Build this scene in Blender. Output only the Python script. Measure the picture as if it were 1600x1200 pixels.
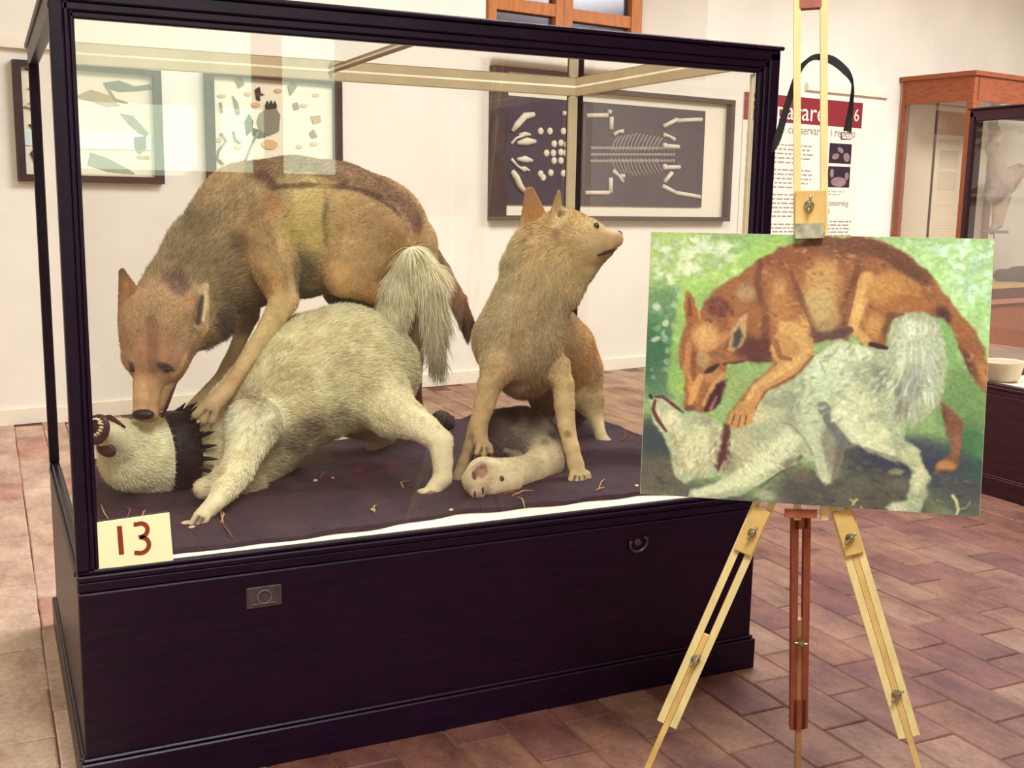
import bpy, bmesh, math, random
import numpy as np
from mathutils import Vector, Matrix

for o in list(bpy.data.objects):
    bpy.data.objects.remove(o)
SC = bpy.context.scene
COL = SC.collection
random.seed(7)
RNG = np.random.default_rng(7)

# ------------------------------------------------------------------ camera
CAM = np.array([-0.1543, -2.7463, 1.4996])
YAW, PITCH, ROLL, FPX = 0.4457, 0.1657, 0.0172, 1717.79
_cy, _sy, _cp, _sp = math.cos(YAW), math.sin(YAW), math.cos(PITCH), math.sin(PITCH)
_f = np.array([_sy*_cp, _cy*_cp, -_sp]); _r = np.array([_cy, -_sy, 0.0]); _u = np.cross(_r, _f)
CR = _r*math.cos(ROLL) + _u*math.sin(ROLL); CU = -_r*math.sin(ROLL) + _u*math.cos(ROLL); CF = _f
cam_data = bpy.data.cameras.new('camera')
cam = bpy.data.objects.new('camera', cam_data); COL.objects.link(cam)
M = Matrix.Identity(4)
for i in range(3):
    M[i][0] = CR[i]; M[i][1] = CU[i]; M[i][2] = -CF[i]; M[i][3] = CAM[i]
cam.matrix_world = M
cam_data.sensor_width = 36.0
cam_data.lens = FPX/1600*36.0
cam_data.clip_start = 0.05
SC.camera = cam

# ------------------------------------------------------------------ light
PAINT_GAIN = 0.84
w = bpy.data.worlds.new('world'); SC.world = w; w.use_nodes = True
w.node_tree.nodes['Background'].inputs[0].default_value = (1.0, 0.97, 0.92, 1)
w.node_tree.nodes['Background'].inputs[1].default_value = 0.15
def area(name, loc, size, power, color, aim=None):
    d = bpy.data.lights.new(name, 'AREA'); d.shape = 'RECTANGLE'; d.size, d.size_y = size
    d.energy = power; d.color = color
    o = bpy.data.objects.new(name, d); COL.objects.link(o); o.location = loc
    if aim is not None:
        o.rotation_euler = (Vector(aim)-Vector(loc)).to_track_quat('-Z', 'Y').to_euler()
    return o
WARM = (0.985, 0.99, 1.03)
area('ceiling_or_fill_light', (8.6, 2.0, 4.35), (2.6, 2.0), 330, WARM)
area('ceiling_or_fill_light', (3.2, 1.9, 4.35), (2.6, 2.0), 210, WARM)
area('ceiling_or_fill_light', (0.2, -3.0, 4.35), (1.8, 1.6), 190, (0.95, 1.0, 0.96))  # added fill behind the camera, tinted like daylight, no real ceiling lamp
SC.view_settings.view_transform = 'Standard'
SC.view_settings.look = 'None'
SC.view_settings.gamma = 1.0
SC.view_settings.use_curve_mapping = False
SC.view_settings.exposure = 0.56

# ------------------------------------------------------------------ placing helpers
def ray(px, py):
    return CF + CR*((px-800)/FPX) + CU*((600-py)/FPX)
def on_plane(px, py, p0, n):
    d = ray(px, py); p0 = np.asarray(p0, float); n = np.asarray(n, float)
    return CAM + d*(np.dot(p0-CAM, n)/np.dot(d, n))
def P(px, py, Y):
    d = ray(px, py); return CAM + d*((Y-CAM[1])/d[1])
def floor_pt(px, py, z=0.0):
    d = ray(px, py); return CAM + d*((z-CAM[2])/d[2])
def mpp(p):                                   # metres per photo pixel at a world point
    return float(np.dot(np.asarray(p)-CAM, CF))/FPX
def to_px(p):
    d = np.asarray(p)-CAM; z = d@CF
    return 800+FPX*(d@CR)/z, 600-FPX*(d@CU)/z
def nrm(v):
    v = np.asarray(v, float); return v/np.linalg.norm(v)
def lin(c):                                   # 0-255 sRGB to linear
    c = np.asarray(c, float)/255.0
    return np.where(c <= 0.04045, c/12.92, ((c+0.055)/1.055)**2.4)

# ------------------------------------------------------------------ object helpers
def tag(o, label=None, cat=None, group=None, kind=None):
    if label: o['label'] = label
    if cat: o['category'] = cat
    if group: o['group'] = group
    if kind: o['kind'] = kind
    return o
def empty(name, loc=(0, 0, 0)):
    o = bpy.data.objects.new(name, None); COL.objects.link(o); o.location = loc
    o.empty_display_size = 0.1
    return o
class MB:
    def __init__(s): s.v = []; s.f = []
    def add(s, verts, faces):
        n = len(s.v); s.v += [tuple(map(float, p)) for p in verts]; s.f += [tuple(i+n for i in f) for f in faces]; return s
    def box(s, a, b):
        x0, y0, z0 = a; x1, y1, z1 = b
        return s.add([(x0,y0,z0),(x1,y0,z0),(x1,y1,z0),(x0,y1,z0),(x0,y0,z1),(x1,y0,z1),(x1,y1,z1),(x0,y1,z1)],
                     [(0,3,2,1),(4,5,6,7),(0,1,5,4),(1,2,6,5),(2,3,7,6),(3,0,4,7)])
    def cbox(s, a, b, c=0.004):               # box with chamfered edges
        a = np.minimum(a, b).astype(float); b2 = np.maximum(a, b).astype(float)
        x = [a[0], a[0]+c, b2[0]-c, b2[0]]; y = [a[1], a[1]+c, b2[1]-c, b2[1]]; z = [a[2], a[2]+c, b2[2]-c, b2[2]]
        vs = []; idx = {}
        for sx in (0, 1):
            for sy in (0, 1):
                for sz in (0, 1):
                    for ax in range(3):
                        ii = [2 if t else 1 for t in (sx, sy, sz)]; ii[ax] = 3 if (sx, sy, sz)[ax] else 0
                        idx[(sx, sy, sz, ax)] = len(vs); vs.append((x[ii[0]], y[ii[1]], z[ii[2]]))
        fs = []
        for ax in range(3):
            u, v = [(1, 2), (2, 0), (0, 1)][ax]
            for sd in (0, 1):
                q = []
                for (p, r) in ((0, 0), (1, 0), (1, 1), (0, 1)):
                    k = [0, 0, 0]; k[ax] = sd; k[u] = p; k[v] = r; q.append(idx[(*k, ax)])
                fs.append(tuple(q if sd else q[::-1]))
        for ax in range(3):                   # edge chamfers run along ax
            u, v = [(1, 2), (2, 0), (0, 1)][ax]
            for p in (0, 1):
                for r in (0, 1):
                    k0 = [0, 0, 0]; k1 = [0, 0, 0]; k1[ax] = 1
                    for k in (k0, k1): k[u] = p; k[v] = r
                    q = [idx[(*k0, u)], idx[(*k1, u)], idx[(*k1, v)], idx[(*k0, v)]]
                    fs.append(tuple(q))
        for sx in (0, 1):
            for sy in (0, 1):
                for sz in (0, 1):
                    fs.append(tuple(idx[(sx, sy, sz, ax)] for ax in range(3)))
        return s.add(vs, fs)
    def beam(s, a, b, w, h, up=(0, 0, 1)):    # bar from a to b; w across, h along up
        a = np.asarray(a, float); b = np.asarray(b, float); d = nrm(b-a)
        side = nrm(np.cross(d, up)); u = np.cross(side, d)
        vs = [p+side*(w/2*i)+u*(h/2*j) for p in (a, b) for (i, j) in ((-1,-1),(1,-1),(1,1),(-1,1))]
        return s.add(vs, [(0,1,2,3),(7,6,5,4),(0,4,5,1),(1,5,6,2),(2,6,7,3),(3,7,4,0)])
    def tube(s, pts, rad, n=8, caps=True):
        pts = [np.asarray(p, float) for p in pts]; m = len(pts)
        if not hasattr(rad, '__len__'): rad = [rad]*m
        base = len(s.v); vs = []; ref = np.array([0.13, 0.31, 0.94])
        for i, p in enumerate(pts):
            t = nrm(pts[min(i+1, m-1)]-pts[max(i-1, 0)])
            a = np.cross(t, ref)
            if np.linalg.norm(a) < 1e-3: a = np.cross(t, (1, 0, 0))
            a = nrm(a); b = np.cross(t, a)
            for k in range(n):
                th = 2*math.pi*k/n; vs.append(p+(a*math.cos(th)+b*math.sin(th))*rad[i])
        fs = []
        for i in range(m-1):
            for k in range(n):
                fs.append((i*n+k, i*n+(k+1) % n, (i+1)*n+(k+1) % n, (i+1)*n+k))
        if caps: fs += [tuple(range(n))[::-1], tuple(range((m-1)*n, m*n))]
        return s.add(vs, fs)
    def ball(s, c, r, nu=14, nv=9, axes=None):
        c = np.asarray(c, float)
        if not hasattr(r, '__len__'): r = (r, r, r)
        ax = np.eye(3) if axes is None else np.asarray(axes)
        vs = []; fs = []
        for i in range(nv+1):
            ph = math.pi*i/nv
            for k in range(nu):
                th = 2*math.pi*k/nu
                l = np.array([r[0]*math.sin(ph)*math.cos(th), r[1]*math.sin(ph)*math.sin(th), r[2]*math.cos(ph)])
                vs.append(c+l@ax)
        for i in range(nv):
            for k in range(nu):
                fs.append((i*nu+k, (i+1)*nu+k, (i+1)*nu+(k+1) % nu, i*nu+(k+1) % nu))
        return s.add(vs, fs)
    def lathe(s, c, prof, n=24, axes=None):   # prof: (radius, height)
        c = np.asarray(c, float); ax = np.eye(3) if axes is None else np.asarray(axes)
        vs = []; fs = []; m = len(prof)
        for (r, h) in prof:
            for k in range(n):
                th = 2*math.pi*k/n; vs.append(c+np.array([r*math.cos(th), r*math.sin(th), h])@ax)
        for i in range(m-1):
            for k in range(n):
                fs.append((i*n+k, i*n+(k+1) % n, (i+1)*n+(k+1) % n, (i+1)*n+k))
        fs += [tuple(range(n))[::-1], tuple(range((m-1)*n, m*n))]
        return s.add(vs, fs)
    def prism(s, poly, org, ax, ay, az, d):   # flat polygon (x,y list) extruded by d along az
        org = np.asarray(org, float); ax, ay, az = map(np.asarray, (ax, ay, az)); n = len(poly)
        vs = [org+ax*x+ay*y for x, y in poly]+[org+ax*x+ay*y+az*d for x, y in poly]
        fs = [tuple(range(n))[::-1], tuple(range(n, 2*n))]+[(i, (i+1) % n, n+(i+1) % n, n+i) for i in range(n)]
        return s.add(vs, fs)
    def mesh(s, name, mat=None, smooth=False):
        me = bpy.data.meshes.new(name); me.from_pydata(s.v, [], s.f)
        bm = bmesh.new(); bm.from_mesh(me); bmesh.ops.recalc_face_normals(bm, faces=bm.faces); bm.to_mesh(me); bm.free()
        if smooth: me.polygons.foreach_set('use_smooth', [True]*len(me.polygons))
        if mat: me.materials.append(mat)
        return me
    def build(s, name, mat=None, parent=None, smooth=False, bevel=0.0):
        o = bpy.data.objects.new(name, s.mesh(name, mat, smooth)); COL.objects.link(o)
        if parent is not None: o.parent = parent; o.matrix_parent_inverse = Matrix.Translation(parent.location).inverted()
        if bevel:
            m = o.modifiers.new('bevel', 'BEVEL'); m.width = bevel; m.segments = 2; m.limit_method = 'ANGLE'
        return o
def link(me, name, parent=None):
    o = bpy.data.objects.new(name, me); COL.objects.link(o)
    if parent is not None: o.parent = parent; o.matrix_parent_inverse = Matrix.Translation(parent.location).inverted()
    return o

# ------------------------------------------------------------------ materials
def mat(name, col, rough=0.6, spec=0.4, noise=0.0, nscale=8.0, bump=0.0, bscale=60.0, metal=0.0, coat=0.0, stretch=None, col2=None, emit=None):
    m = bpy.data.materials.new(name); m.use_nodes = True; nt = m.node_tree; b = nt.nodes['Principled BSDF']
    c = tuple(lin(col)); b.inputs['Roughness'].default_value = rough; b.inputs['Metallic'].default_value = metal
    b.inputs['Specular IOR Level'].default_value = spec; b.inputs['Coat Weight'].default_value = coat
    b.inputs['Base Color'].default_value = (*c, 1)
    tc = nt.nodes.new('ShaderNodeTexCoord'); src = tc.outputs['Object']
    if stretch:
        mp = nt.nodes.new('ShaderNodeMapping'); mp.inputs['Scale'].default_value = stretch
        nt.links.new(src, mp.inputs['Vector']); src = mp.outputs['Vector']
    if noise:
        n = nt.nodes.new('ShaderNodeTexNoise'); n.inputs['Scale'].default_value = nscale; n.inputs['Detail'].default_value = 6
        nt.links.new(src, n.inputs['Vector'])
        r = nt.nodes.new('ShaderNodeValToRGB'); nt.links.new(n.outputs['Fac'], r.inputs['Fac'])
        c2 = tuple(lin(col2)) if col2 is not None else tuple(x*(1-noise) for x in c)
        r.color_ramp.elements[0].position = 0.3; r.color_ramp.elements[1].position = 0.7
        r.color_ramp.elements[0].color = (*c2, 1); r.color_ramp.elements[1].color = (*[min(1, x*(1+noise*0.35)) if col2 is None else x for x in c], 1)
        nt.links.new(r.outputs['Color'], b.inputs['Base Color'])
    if bump:
        n2 = nt.nodes.new('ShaderNodeTexNoise'); n2.inputs['Scale'].default_value = bscale; n2.inputs['Detail'].default_value = 4
        nt.links.new(src, n2.inputs['Vector'])
        bp = nt.nodes.new('ShaderNodeBump'); bp.inputs['Strength'].default_value = bump; bp.inputs['Distance'].default_value = 0.01
        nt.links.new(n2.outputs['Fac'], bp.inputs['Height']); nt.links.new(bp.outputs['Normal'], b.inputs['Normal'])
    if emit:
        b.inputs['Emission Color'].default_value = (*tuple(lin(emit[0])), 1); b.inputs['Emission Strength'].default_value = emit[1]
    return m
def attr_mat(name, attr='col', rough=0.8, spec=0.15, bump=0.0, bscale=200.0):
    m = bpy.data.materials.new(name); m.use_nodes = True; nt = m.node_tree; b = nt.nodes['Principled BSDF']
    a = nt.nodes.new('ShaderNodeAttribute'); a.attribute_name = attr
    nt.links.new(a.outputs['Color'], b.inputs['Base Color'])
    b.inputs['Roughness'].default_value = rough; b.inputs['Specular IOR Level'].default_value = spec
    if bump:
        tc = nt.nodes.new('ShaderNodeTexCoord')
        n2 = nt.nodes.new('ShaderNodeTexNoise'); n2.inputs['Scale'].default_value = bscale; n2.inputs['Detail'].default_value = 3
        nt.links.new(tc.outputs['Object'], n2.inputs['Vector'])
        bp = nt.nodes.new('ShaderNodeBump'); bp.inputs['Strength'].default_value = bump; bp.inputs['Distance'].default_value = 0.004
        nt.links.new(n2.outputs['Fac'], bp.inputs['Height']); nt.links.new(bp.outputs['Normal'], b.inputs['Normal'])
    return m
def glass_mat(name, tint=(0.98, 0.978, 0.97), gain=1.9):
    m = bpy.data.materials.new(name); m.use_nodes = True; nt = m.node_tree
    for n in list(nt.nodes):
        if n.type != 'OUTPUT_MATERIAL': nt.nodes.remove(n)
    out = nt.nodes['Material Output']
    t = nt.nodes.new('ShaderNodeBsdfTransparent'); t.inputs[0].default_value = (*tint, 1)
    g = nt.nodes.new('ShaderNodeBsdfGlossy'); g.inputs['Roughness'].default_value = 0.0; g.inputs[0].default_value = (1, 1, 1, 1)
    fr = nt.nodes.new('ShaderNodeFresnel'); fr.inputs[0].default_value = 1.5
    ge = nt.nodes.new('ShaderNodeNewGeometry')                     # the pane's inner faces add no second mirror
    sub = nt.nodes.new('ShaderNodeMath'); sub.operation = 'SUBTRACT'; sub.inputs[0].default_value = gain
    mul2 = nt.nodes.new('ShaderNodeMath'); mul2.operation = 'MULTIPLY'; mul2.inputs[1].default_value = gain
    nt.links.new(ge.outputs['Backfacing'], mul2.inputs[0]); nt.links.new(mul2.outputs[0], sub.inputs[1])
    mul = nt.nodes.new('ShaderNodeMath'); mul.operation = 'MULTIPLY'; mul.use_clamp = True
    nt.links.new(fr.outputs[0], mul.inputs[0]); nt.links.new(sub.outputs[0], mul.inputs[1])
    mx = nt.nodes.new('ShaderNodeMixShader')
    nt.links.new(mul.outputs[0], mx.inputs[0]); nt.links.new(t.outputs[0], mx.inputs[1]); nt.links.new(g.outputs[0], mx.inputs[2])
    nt.links.new(mx.outputs[0], out.inputs['Surface'])
    return m

M_WALL = mat('plaster_wall', (237, 231, 216), 0.9, 0.1, noise=0.08, nscale=1.6, bump=0.15, bscale=14)
M_TRIM = mat('plaster_trim', (236, 226, 205), 0.85, 0.1)
M_CEIL = mat('plaster_ceiling', (238, 230, 210), 0.95, 0.1)
M_DARK = mat('dark_stained_wood', (26, 4, 30), 0.36, 0.28, noise=0.5, nscale=6, stretch=(1.5, 14, 14), bump=0.08, bscale=30)
M_DARK2 = mat('dark_red_stained_wood', (50, 14, 24), 0.45, 0.3, noise=0.5, nscale=5, stretch=(14, 1.5, 14))
M_LINE = mat('cream_painted_wood', (226, 210, 176), 0.7, 0.2, noise=0.12, nscale=9)
M_WHITE = mat('white_painted_board', (244, 238, 214), 0.7, 0.2)
M_GLASS = glass_mat('pane_glass')
M_BROWN = mat('reddish_brown_wood', (156, 84, 52), 0.5, 0.3, noise=0.3, nscale=5, stretch=(2, 2, 12))
M_ORANGE = mat('orange_varnished_wood', (196, 118, 48), 0.45, 0.35, noise=0.25, nscale=4, stretch=(8, 8, 1.5))
M_BEECH = mat('pale_beech_wood', (212, 188, 132), 0.5, 0.3, noise=0.14, nscale=10, stretch=(6, 6, 1.0))
M_BEECH2 = mat('worn_beech_wood', (204, 164, 100), 0.55, 0.3, noise=0.25, nscale=14)
M_RED = mat('reddish_beech', (148, 78, 56), 0.5, 0.3, noise=0.25, nscale=12, stretch=(5, 5, 1.0))
M_METAL = mat('brushed_steel', (176, 168, 150), 0.28, 0.5, metal=1.0)
M_BLACK = mat('black_webbing', (12, 9, 13), 0.7, 0.3)
M_BLACKL = mat('black_leather', (14, 8, 18), 0.55, 0.3, bump=0.3, bscale=120)
M_EYE = mat('glass_eye', (26, 16, 12), 0.08, 0.6)
M_NOSE = mat('dark_nose_leather', (34, 24, 26), 0.4, 0.4, bump=0.3, bscale=300)
M_LIP = mat('dark_lip', (64, 34, 34), 0.45, 0.3)
M_TOOTH = mat('ivory_tooth', (232, 216, 176), 0.35, 0.4)
M_CLAW = mat('horn_claw', (92, 72, 52), 0.4, 0.4)

# ------------------------------------------------------------------ the room
WP0 = np.array([0, 5.008, 0.0]); WT = nrm([1, .152, 0]); WN = np.array([-WT[1], WT[0], 0.0])   # back wall: along, away from camera
WZ = np.array([0, 0, 1.0])
def wpt(s, z, d=0.0): return WP0+WT*s+WZ*z+WN*d       # d > 0 goes into the wall
def wbox(mb, s0, s1, z0, z1, d0, d1):
    c = [wpt(s, z, d) for z in (z0, z1) for (s, d) in ((s0, d0), (s1, d0), (s1, d1), (s0, d1))]
    return mb.add(c, [(0,3,2,1),(4,5,6,7),(0,1,5,4),(1,2,6,5),(2,3,7,6),(3,0,4,7)])
ROOM = dict(x0=-2.6, x1=11.5, y0=-5.6, z1=4.45)
def struct(o): o['kind'] = 'structure'; return o

# back wall with the window niche: s 3.55 to 5.95, z 2.60 to 4.0, splayed on the right
mb = MB()
wbox(mb, -3.2, 3.56, 0, 4.45, 0, .7); wbox(mb, 3.56, 5.95, 0, 2.60, 0, .7); wbox(mb, 3.56, 5.95, 4.05, 4.45, 0, .7); wbox(mb, 5.95, 12.2, 0, 4.45, 0, .7)
mb.add([wpt(5.95,2.60,0), wpt(5.43,2.60,.36), wpt(5.95,2.60,.36), wpt(5.95,4.05,0), wpt(5.43,4.05,.36), wpt(5.95,4.05,.36)],
       [(0,1,2),(3,5,4),(0,3,4,1),(1,4,5,2),(2,5,3,0)])
mb.add([wpt(3.56,2.60,.42), wpt(5.95,2.60,.42), wpt(5.95,4.05,.42), wpt(3.56,4.05,.42),
        wpt(3.56,2.60,.7), wpt(5.95,2.60,.7), wpt(5.95,4.05,.7), wpt(3.56,4.05,.7)],
       [(0,3,2,1),(4,5,6,7),(0,1,5,4),(1,2,6,5),(2,3,7,6),(3,0,4,7)])
struct(mb.build('wall_back', M_WALL))
R_ = ROOM
struct(MB().box((R_['x0']-.2, R_['y0'], 0), (R_['x0'], 5.4, 4.45)).build('wall_left', M_WALL))
struct(MB().box((R_['x1'], R_['y0'], 0), (R_['x1']+.2, 7.2, 4.45)).build('wall_right', M_WALL))
struct(MB().box((R_['x0']-.2, R_['y0']-.2, 4.45), (R_['x1']+.2, 7.5, 4.6)).build('ceiling', M_CEIL))
# wall behind the camera, with a daylit two-sash window (seen mirrored in the front pane)
VX0, VX1, VZ0, VZ1 = 0.34, 2.40, 1.60, 3.10
YB = R_['y0']
mb = MB(); mb.box((R_['x0']-.2, YB-.2, 0), (VX0, YB, 4.45)); mb.box((VX1, YB-.2, 0), (R_['x1']+.2, YB, 4.45))
mb.box((VX0, YB-.2, 0), (VX1, YB, VZ0)); mb.box((VX0, YB-.2, VZ1), (VX1, YB, 4.45))
struct(mb.build('wall_front', mat('darkened_wall', (128, 112, 96), .9, .1, noise=.1, nscale=2)))  # unseen wall's colour darkened to weaken its image in the pane
M_DAY = mat('daylit_pane', (0, 0, 0), 0.2, 0.3, emit=((218, 240, 208), 3.0))
M_JAMB = mat('brown_window_wood', (120, 84, 60), 0.5, 0.3)
wf = MB()
for a, b in ((VX0, VX0+.06), (VX1-.06, VX1), (1.70, 1.92)): wf.box((a, YB-.14, VZ0), (b, YB-.04, VZ1))
wf.box((VX0, YB-.14, VZ0), (VX1, YB-.04, VZ0+.07)); wf.box((VX0, YB-.14, VZ1-.07), (VX1, YB-.04, VZ1))
w2 = struct(wf.build('window_2', M_JAMB))
for a, b in ((VX0+.06, 1.70), (1.92, VX1-.06)):
    MB().box((a, YB-.11, VZ0+.07), (b, YB-.10, VZ1-.07)).build('pane', M_DAY, w2)

# baseboard: a slightly paler, proud plaster band
mb = MB(); wbox(mb, -3, 8.75, 0, .10, -.022, 0); struct(mb.build('baseboard_back', M_TRIM))
# plaster ledges on the wall
for i, (s0, s1, z0) in enumerate(((-3.0, .62, 2.38), (7.30, 8.55, 2.615))):
    mb = MB(); wbox(mb, s0, s1, z0, z0+.05, -.045, 0); wbox(mb, s0, s1, z0+.05, z0+.075, -.03, 0)
    struct(mb.build('trim_%d' % (i+1), M_TRIM))

# window_1 in the niche, orange varnished sashes with dark panes
D1 = .36
M_DARKPANE = mat('dark_window_glass', (70, 54, 66), 0.15, 0.5, noise=0.35, nscale=5)
wfm = MB()
for s0, s1 in ((3.78, 3.86), (5.31, 5.43)): wbox(wfm, s0, s1, 2.56, 4.0, D1-.06, D1+.02)
w1 = struct(wfm.build('window_1', M_ORANGE))
for (s0, s1) in ((3.86, 4.55), (4.56, 5.31)):
    sash = MB(); L_, R2 = s0, s1
    ed = .0 if s0 < 4 else .09
    if s0 < 4:
        wbox(sash, 4.47, 4.555, 2.56, 4.0, D1-.055, D1+.01)
    else:
        wbox(sash, 4.56, 4.65, 2.56, 4.0, D1-.055, D1+.01)
    z = 3.06 if s0 < 4 else 3.045
    wbox(sash, s0, s1, z, z+.10, D1-.05, D1+.01); wbox(sash, s0, s1, 3.86, 3.98, D1-.05, D1+.01); wbox(sash, s0, s1, 2.56, 2.605, D1-.05, D1+.01)
    sh = sash.build('sash', M_ORANGE, w1)
    a, b = (s0, 4.47) if s0 < 4 else (4.65, s1)
    for (z0, z1) in ((2.605, z), (z+.10, 3.86)):
        mb = MB(); wbox(mb, a, b, z0, z1, D1, D1+.012); mb.build('pane', M_DARKPANE, sh)

# ------------------------------------------------------------------ floor of worn terracotta tiles
M_GROUT = mat('lime_mortar', (112, 80, 66), 0.95, 0.05, noise=0.25, nscale=14, bump=0.3, bscale=90)
fl = MB(); fl.add([(R_['x0']-.2, YB-.2, -.08), (R_['x1']+.2, YB-.2, -.08), (R_['x1']+.2, 7.4, -.08), (R_['x0']-.2, 7.4, -.08),
                   (R_['x0']-.2, YB-.2, -.0045), (R_['x1']+.2, YB-.2, -.0045), (R_['x1']+.2, 7.4, -.0045), (R_['x0']-.2, 7.4, -.0045)],
                  [(0,3,2,1),(4,5,6,7),(0,1,5,4),(1,2,6,5),(2,3,7,6),(3,0,4,7)])
floor = struct(fl.build('floor', M_GROUT))
def tile_mat(name, col, light):
    m = bpy.data.materials.new(name); m.use_nodes = True; nt = m.node_tree; b = nt.nodes['Principled BSDF']
    b.inputs['Specular IOR Level'].default_value = 0.3; b.inputs['Roughness'].default_value = 0.55
    geo = nt.nodes.new('ShaderNodeNewGeometry')
    n = nt.nodes.new('ShaderNodeTexNoise'); n.inputs['Scale'].default_value = 3.6; n.inputs['Detail'].default_value = 9; n.inputs['Roughness'].default_value = 0.72
    mp = nt.nodes.new('ShaderNodeMapping'); mp.inputs['Scale'].default_value = (1.5, 0.8, 1); mp.inputs['Rotation'].default_value = (0, 0, 0.5)
    nt.links.new(geo.outputs['Position'], mp.inputs['Vector']); nt.links.new(mp.outputs['Vector'], n.inputs['Vector'])
    r = nt.nodes.new('ShaderNodeValToRGB'); nt.links.new(n.outputs['Fac'], r.inputs['Fac'])
    e = r.color_ramp.elements; e[0].position = .36; e[0].color = (*lin(col), 1); e[1].position = .66; e[1].color = (*lin(light), 1)
    n3 = nt.nodes.new('ShaderNodeTexNoise'); n3.inputs['Scale'].default_value = 60; n3.inputs['Detail'].default_value = 3
    nt.links.new(geo.outputs['Position'], n3.inputs['Vector'])
    mx = nt.nodes.new('ShaderNodeMix'); mx.data_type = 'RGBA'; mx.blend_type = 'OVERLAY'; mx.inputs[0].default_value = .35
    nt.links.new(r.outputs['Color'], mx.inputs[6]); nt.links.new(n3.outputs['Fac'], mx.inputs[7]); nt.links.new(mx.outputs[2], b.inputs['Base Color'])
    bp = nt.nodes.new('ShaderNodeBump'); bp.inputs['Strength'].default_value = .35; bp.inputs['Distance'].default_value = .006
    nt.links.new(n.outputs['Fac'], bp.inputs['Height']); nt.links.new(bp.outputs['Normal'], b.inputs['Normal'])
    return m
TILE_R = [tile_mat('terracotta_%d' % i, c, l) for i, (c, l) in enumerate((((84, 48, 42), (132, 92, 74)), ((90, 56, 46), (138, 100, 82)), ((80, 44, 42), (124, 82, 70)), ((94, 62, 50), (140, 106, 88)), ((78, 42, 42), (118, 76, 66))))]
TILE_L = [tile_mat('worn_brightened_terracotta_%d' % i, c, l) for i, (c, l) in enumerate((((160, 126, 108), (212, 182, 158)), ((170, 140, 120), (216, 188, 164)), ((158, 108, 92), (196, 154, 132))))]  # left tiles' colour also raised to offset the case's shade
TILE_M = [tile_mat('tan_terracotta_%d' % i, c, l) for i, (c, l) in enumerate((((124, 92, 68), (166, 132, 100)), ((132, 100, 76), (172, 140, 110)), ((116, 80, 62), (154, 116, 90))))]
TW, TL = 0.168, 0.335
def tile_geom(v):
    w_, l_ = TW/2-.0018, TL/2-.0018; rr = random.Random(v); c = .005
    top = []; bot = []
    for (sx, sy) in ((-1,-1),(1,-1),(1,1),(-1,1)):
        jx, jy = rr.uniform(-.002, .002), rr.uniform(-.002, .002)
        bot.append((sx*w_+jx, sy*l_+jy, -.012)); top.append((sx*(w_-c)+jx, sy*(l_-c)+jy, rr.uniform(-.0012, .0008)))
    mid = [(b[0], b[1], -.004) for b in bot]
    return bot+mid+top, [(0,1,5,4),(1,2,6,5),(2,3,7,6),(3,0,4,7),(4,5,9,8),(5,6,10,9),(6,7,11,10),(7,4,8,11),(8,9,10,11)]
cand = []
ix = 0
for ix in range(-16, 66):
    for iy in range(-18, 23):
        x = ix*TW+.03; y = iy*TL+(TL/2 if ix % 2 else 0)+.05
        if y > 4.93+.152*x or x < R_['x0'] or x > R_['x1']: continue
        d = np.array([x, y, 0])-CAM; z = d@CF
        vis = False
        if z > .5:
            u, v = to_px((x, y, 0))
            vis = -40 < u < 1640 and -40 < v < 1240
            if vis:                            # hidden behind the wooden base of either case
                for (bx0, by0, bx1, by1) in ((.0, .0, 2.035, 1.246), (4.58, -.6, 6.2, 1.6)):
                    if bx0 < x < bx1 and by0 < y < by1: vis = False
                    t = np.linspace(.02, .98, 60)[:, None]; q = CAM+d*t
                    if ((q[:, 0] > bx0) & (q[:, 0] < bx1) & (q[:, 1] > by0) & (q[:, 1] < by1) & (q[:, 2] < .58)).any(): vis = False
        cand.append((0 if vis else 1, float(np.linalg.norm(d)), x, y))
cand.sort()
tile_meshes = {}
rest = {}
for k, (hid, dist, x, y) in enumerate(cand):
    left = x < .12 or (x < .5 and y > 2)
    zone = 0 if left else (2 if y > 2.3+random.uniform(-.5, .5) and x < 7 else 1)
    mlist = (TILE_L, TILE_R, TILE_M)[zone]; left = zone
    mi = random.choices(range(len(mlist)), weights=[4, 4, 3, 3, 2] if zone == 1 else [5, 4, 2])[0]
    v = random.randrange(4)
    ang = random.uniform(-.012, .012)
    if k < 298 and not hid:
        key = (left, mi, v)
        if key not in tile_meshes:
            t = MB(); t.add(*tile_geom(v)); tile_meshes[key] = t.mesh('tile', mlist[mi])
        o = link(tile_meshes[key], 'tile', floor); o.location = (x, y, random.uniform(-.0015, .0015)); o.rotation_euler = (0, 0, ang+(math.pi if random.random() < .5 else 0))
    else:
        t = rest.setdefault((left, mi), MB()); vs, fs = tile_geom(v); t.add([(a+x, b+y, c) for a, b, c in vs], fs)
allv = MB(); mats_rest = []; midx = []
for (left, mi), t in rest.items():
    allv.add(t.v, t.f); mats_rest.append((TILE_L, TILE_R, TILE_M)[left][mi]); midx += [len(mats_rest)-1]*len(t.f)
ro = allv.build('far_tiling', None, floor); ro['kind'] = 'stuff'
for m_ in mats_rest: ro.data.materials.append(m_)
ro.data.polygons.foreach_set('material_index', midx)

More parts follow.
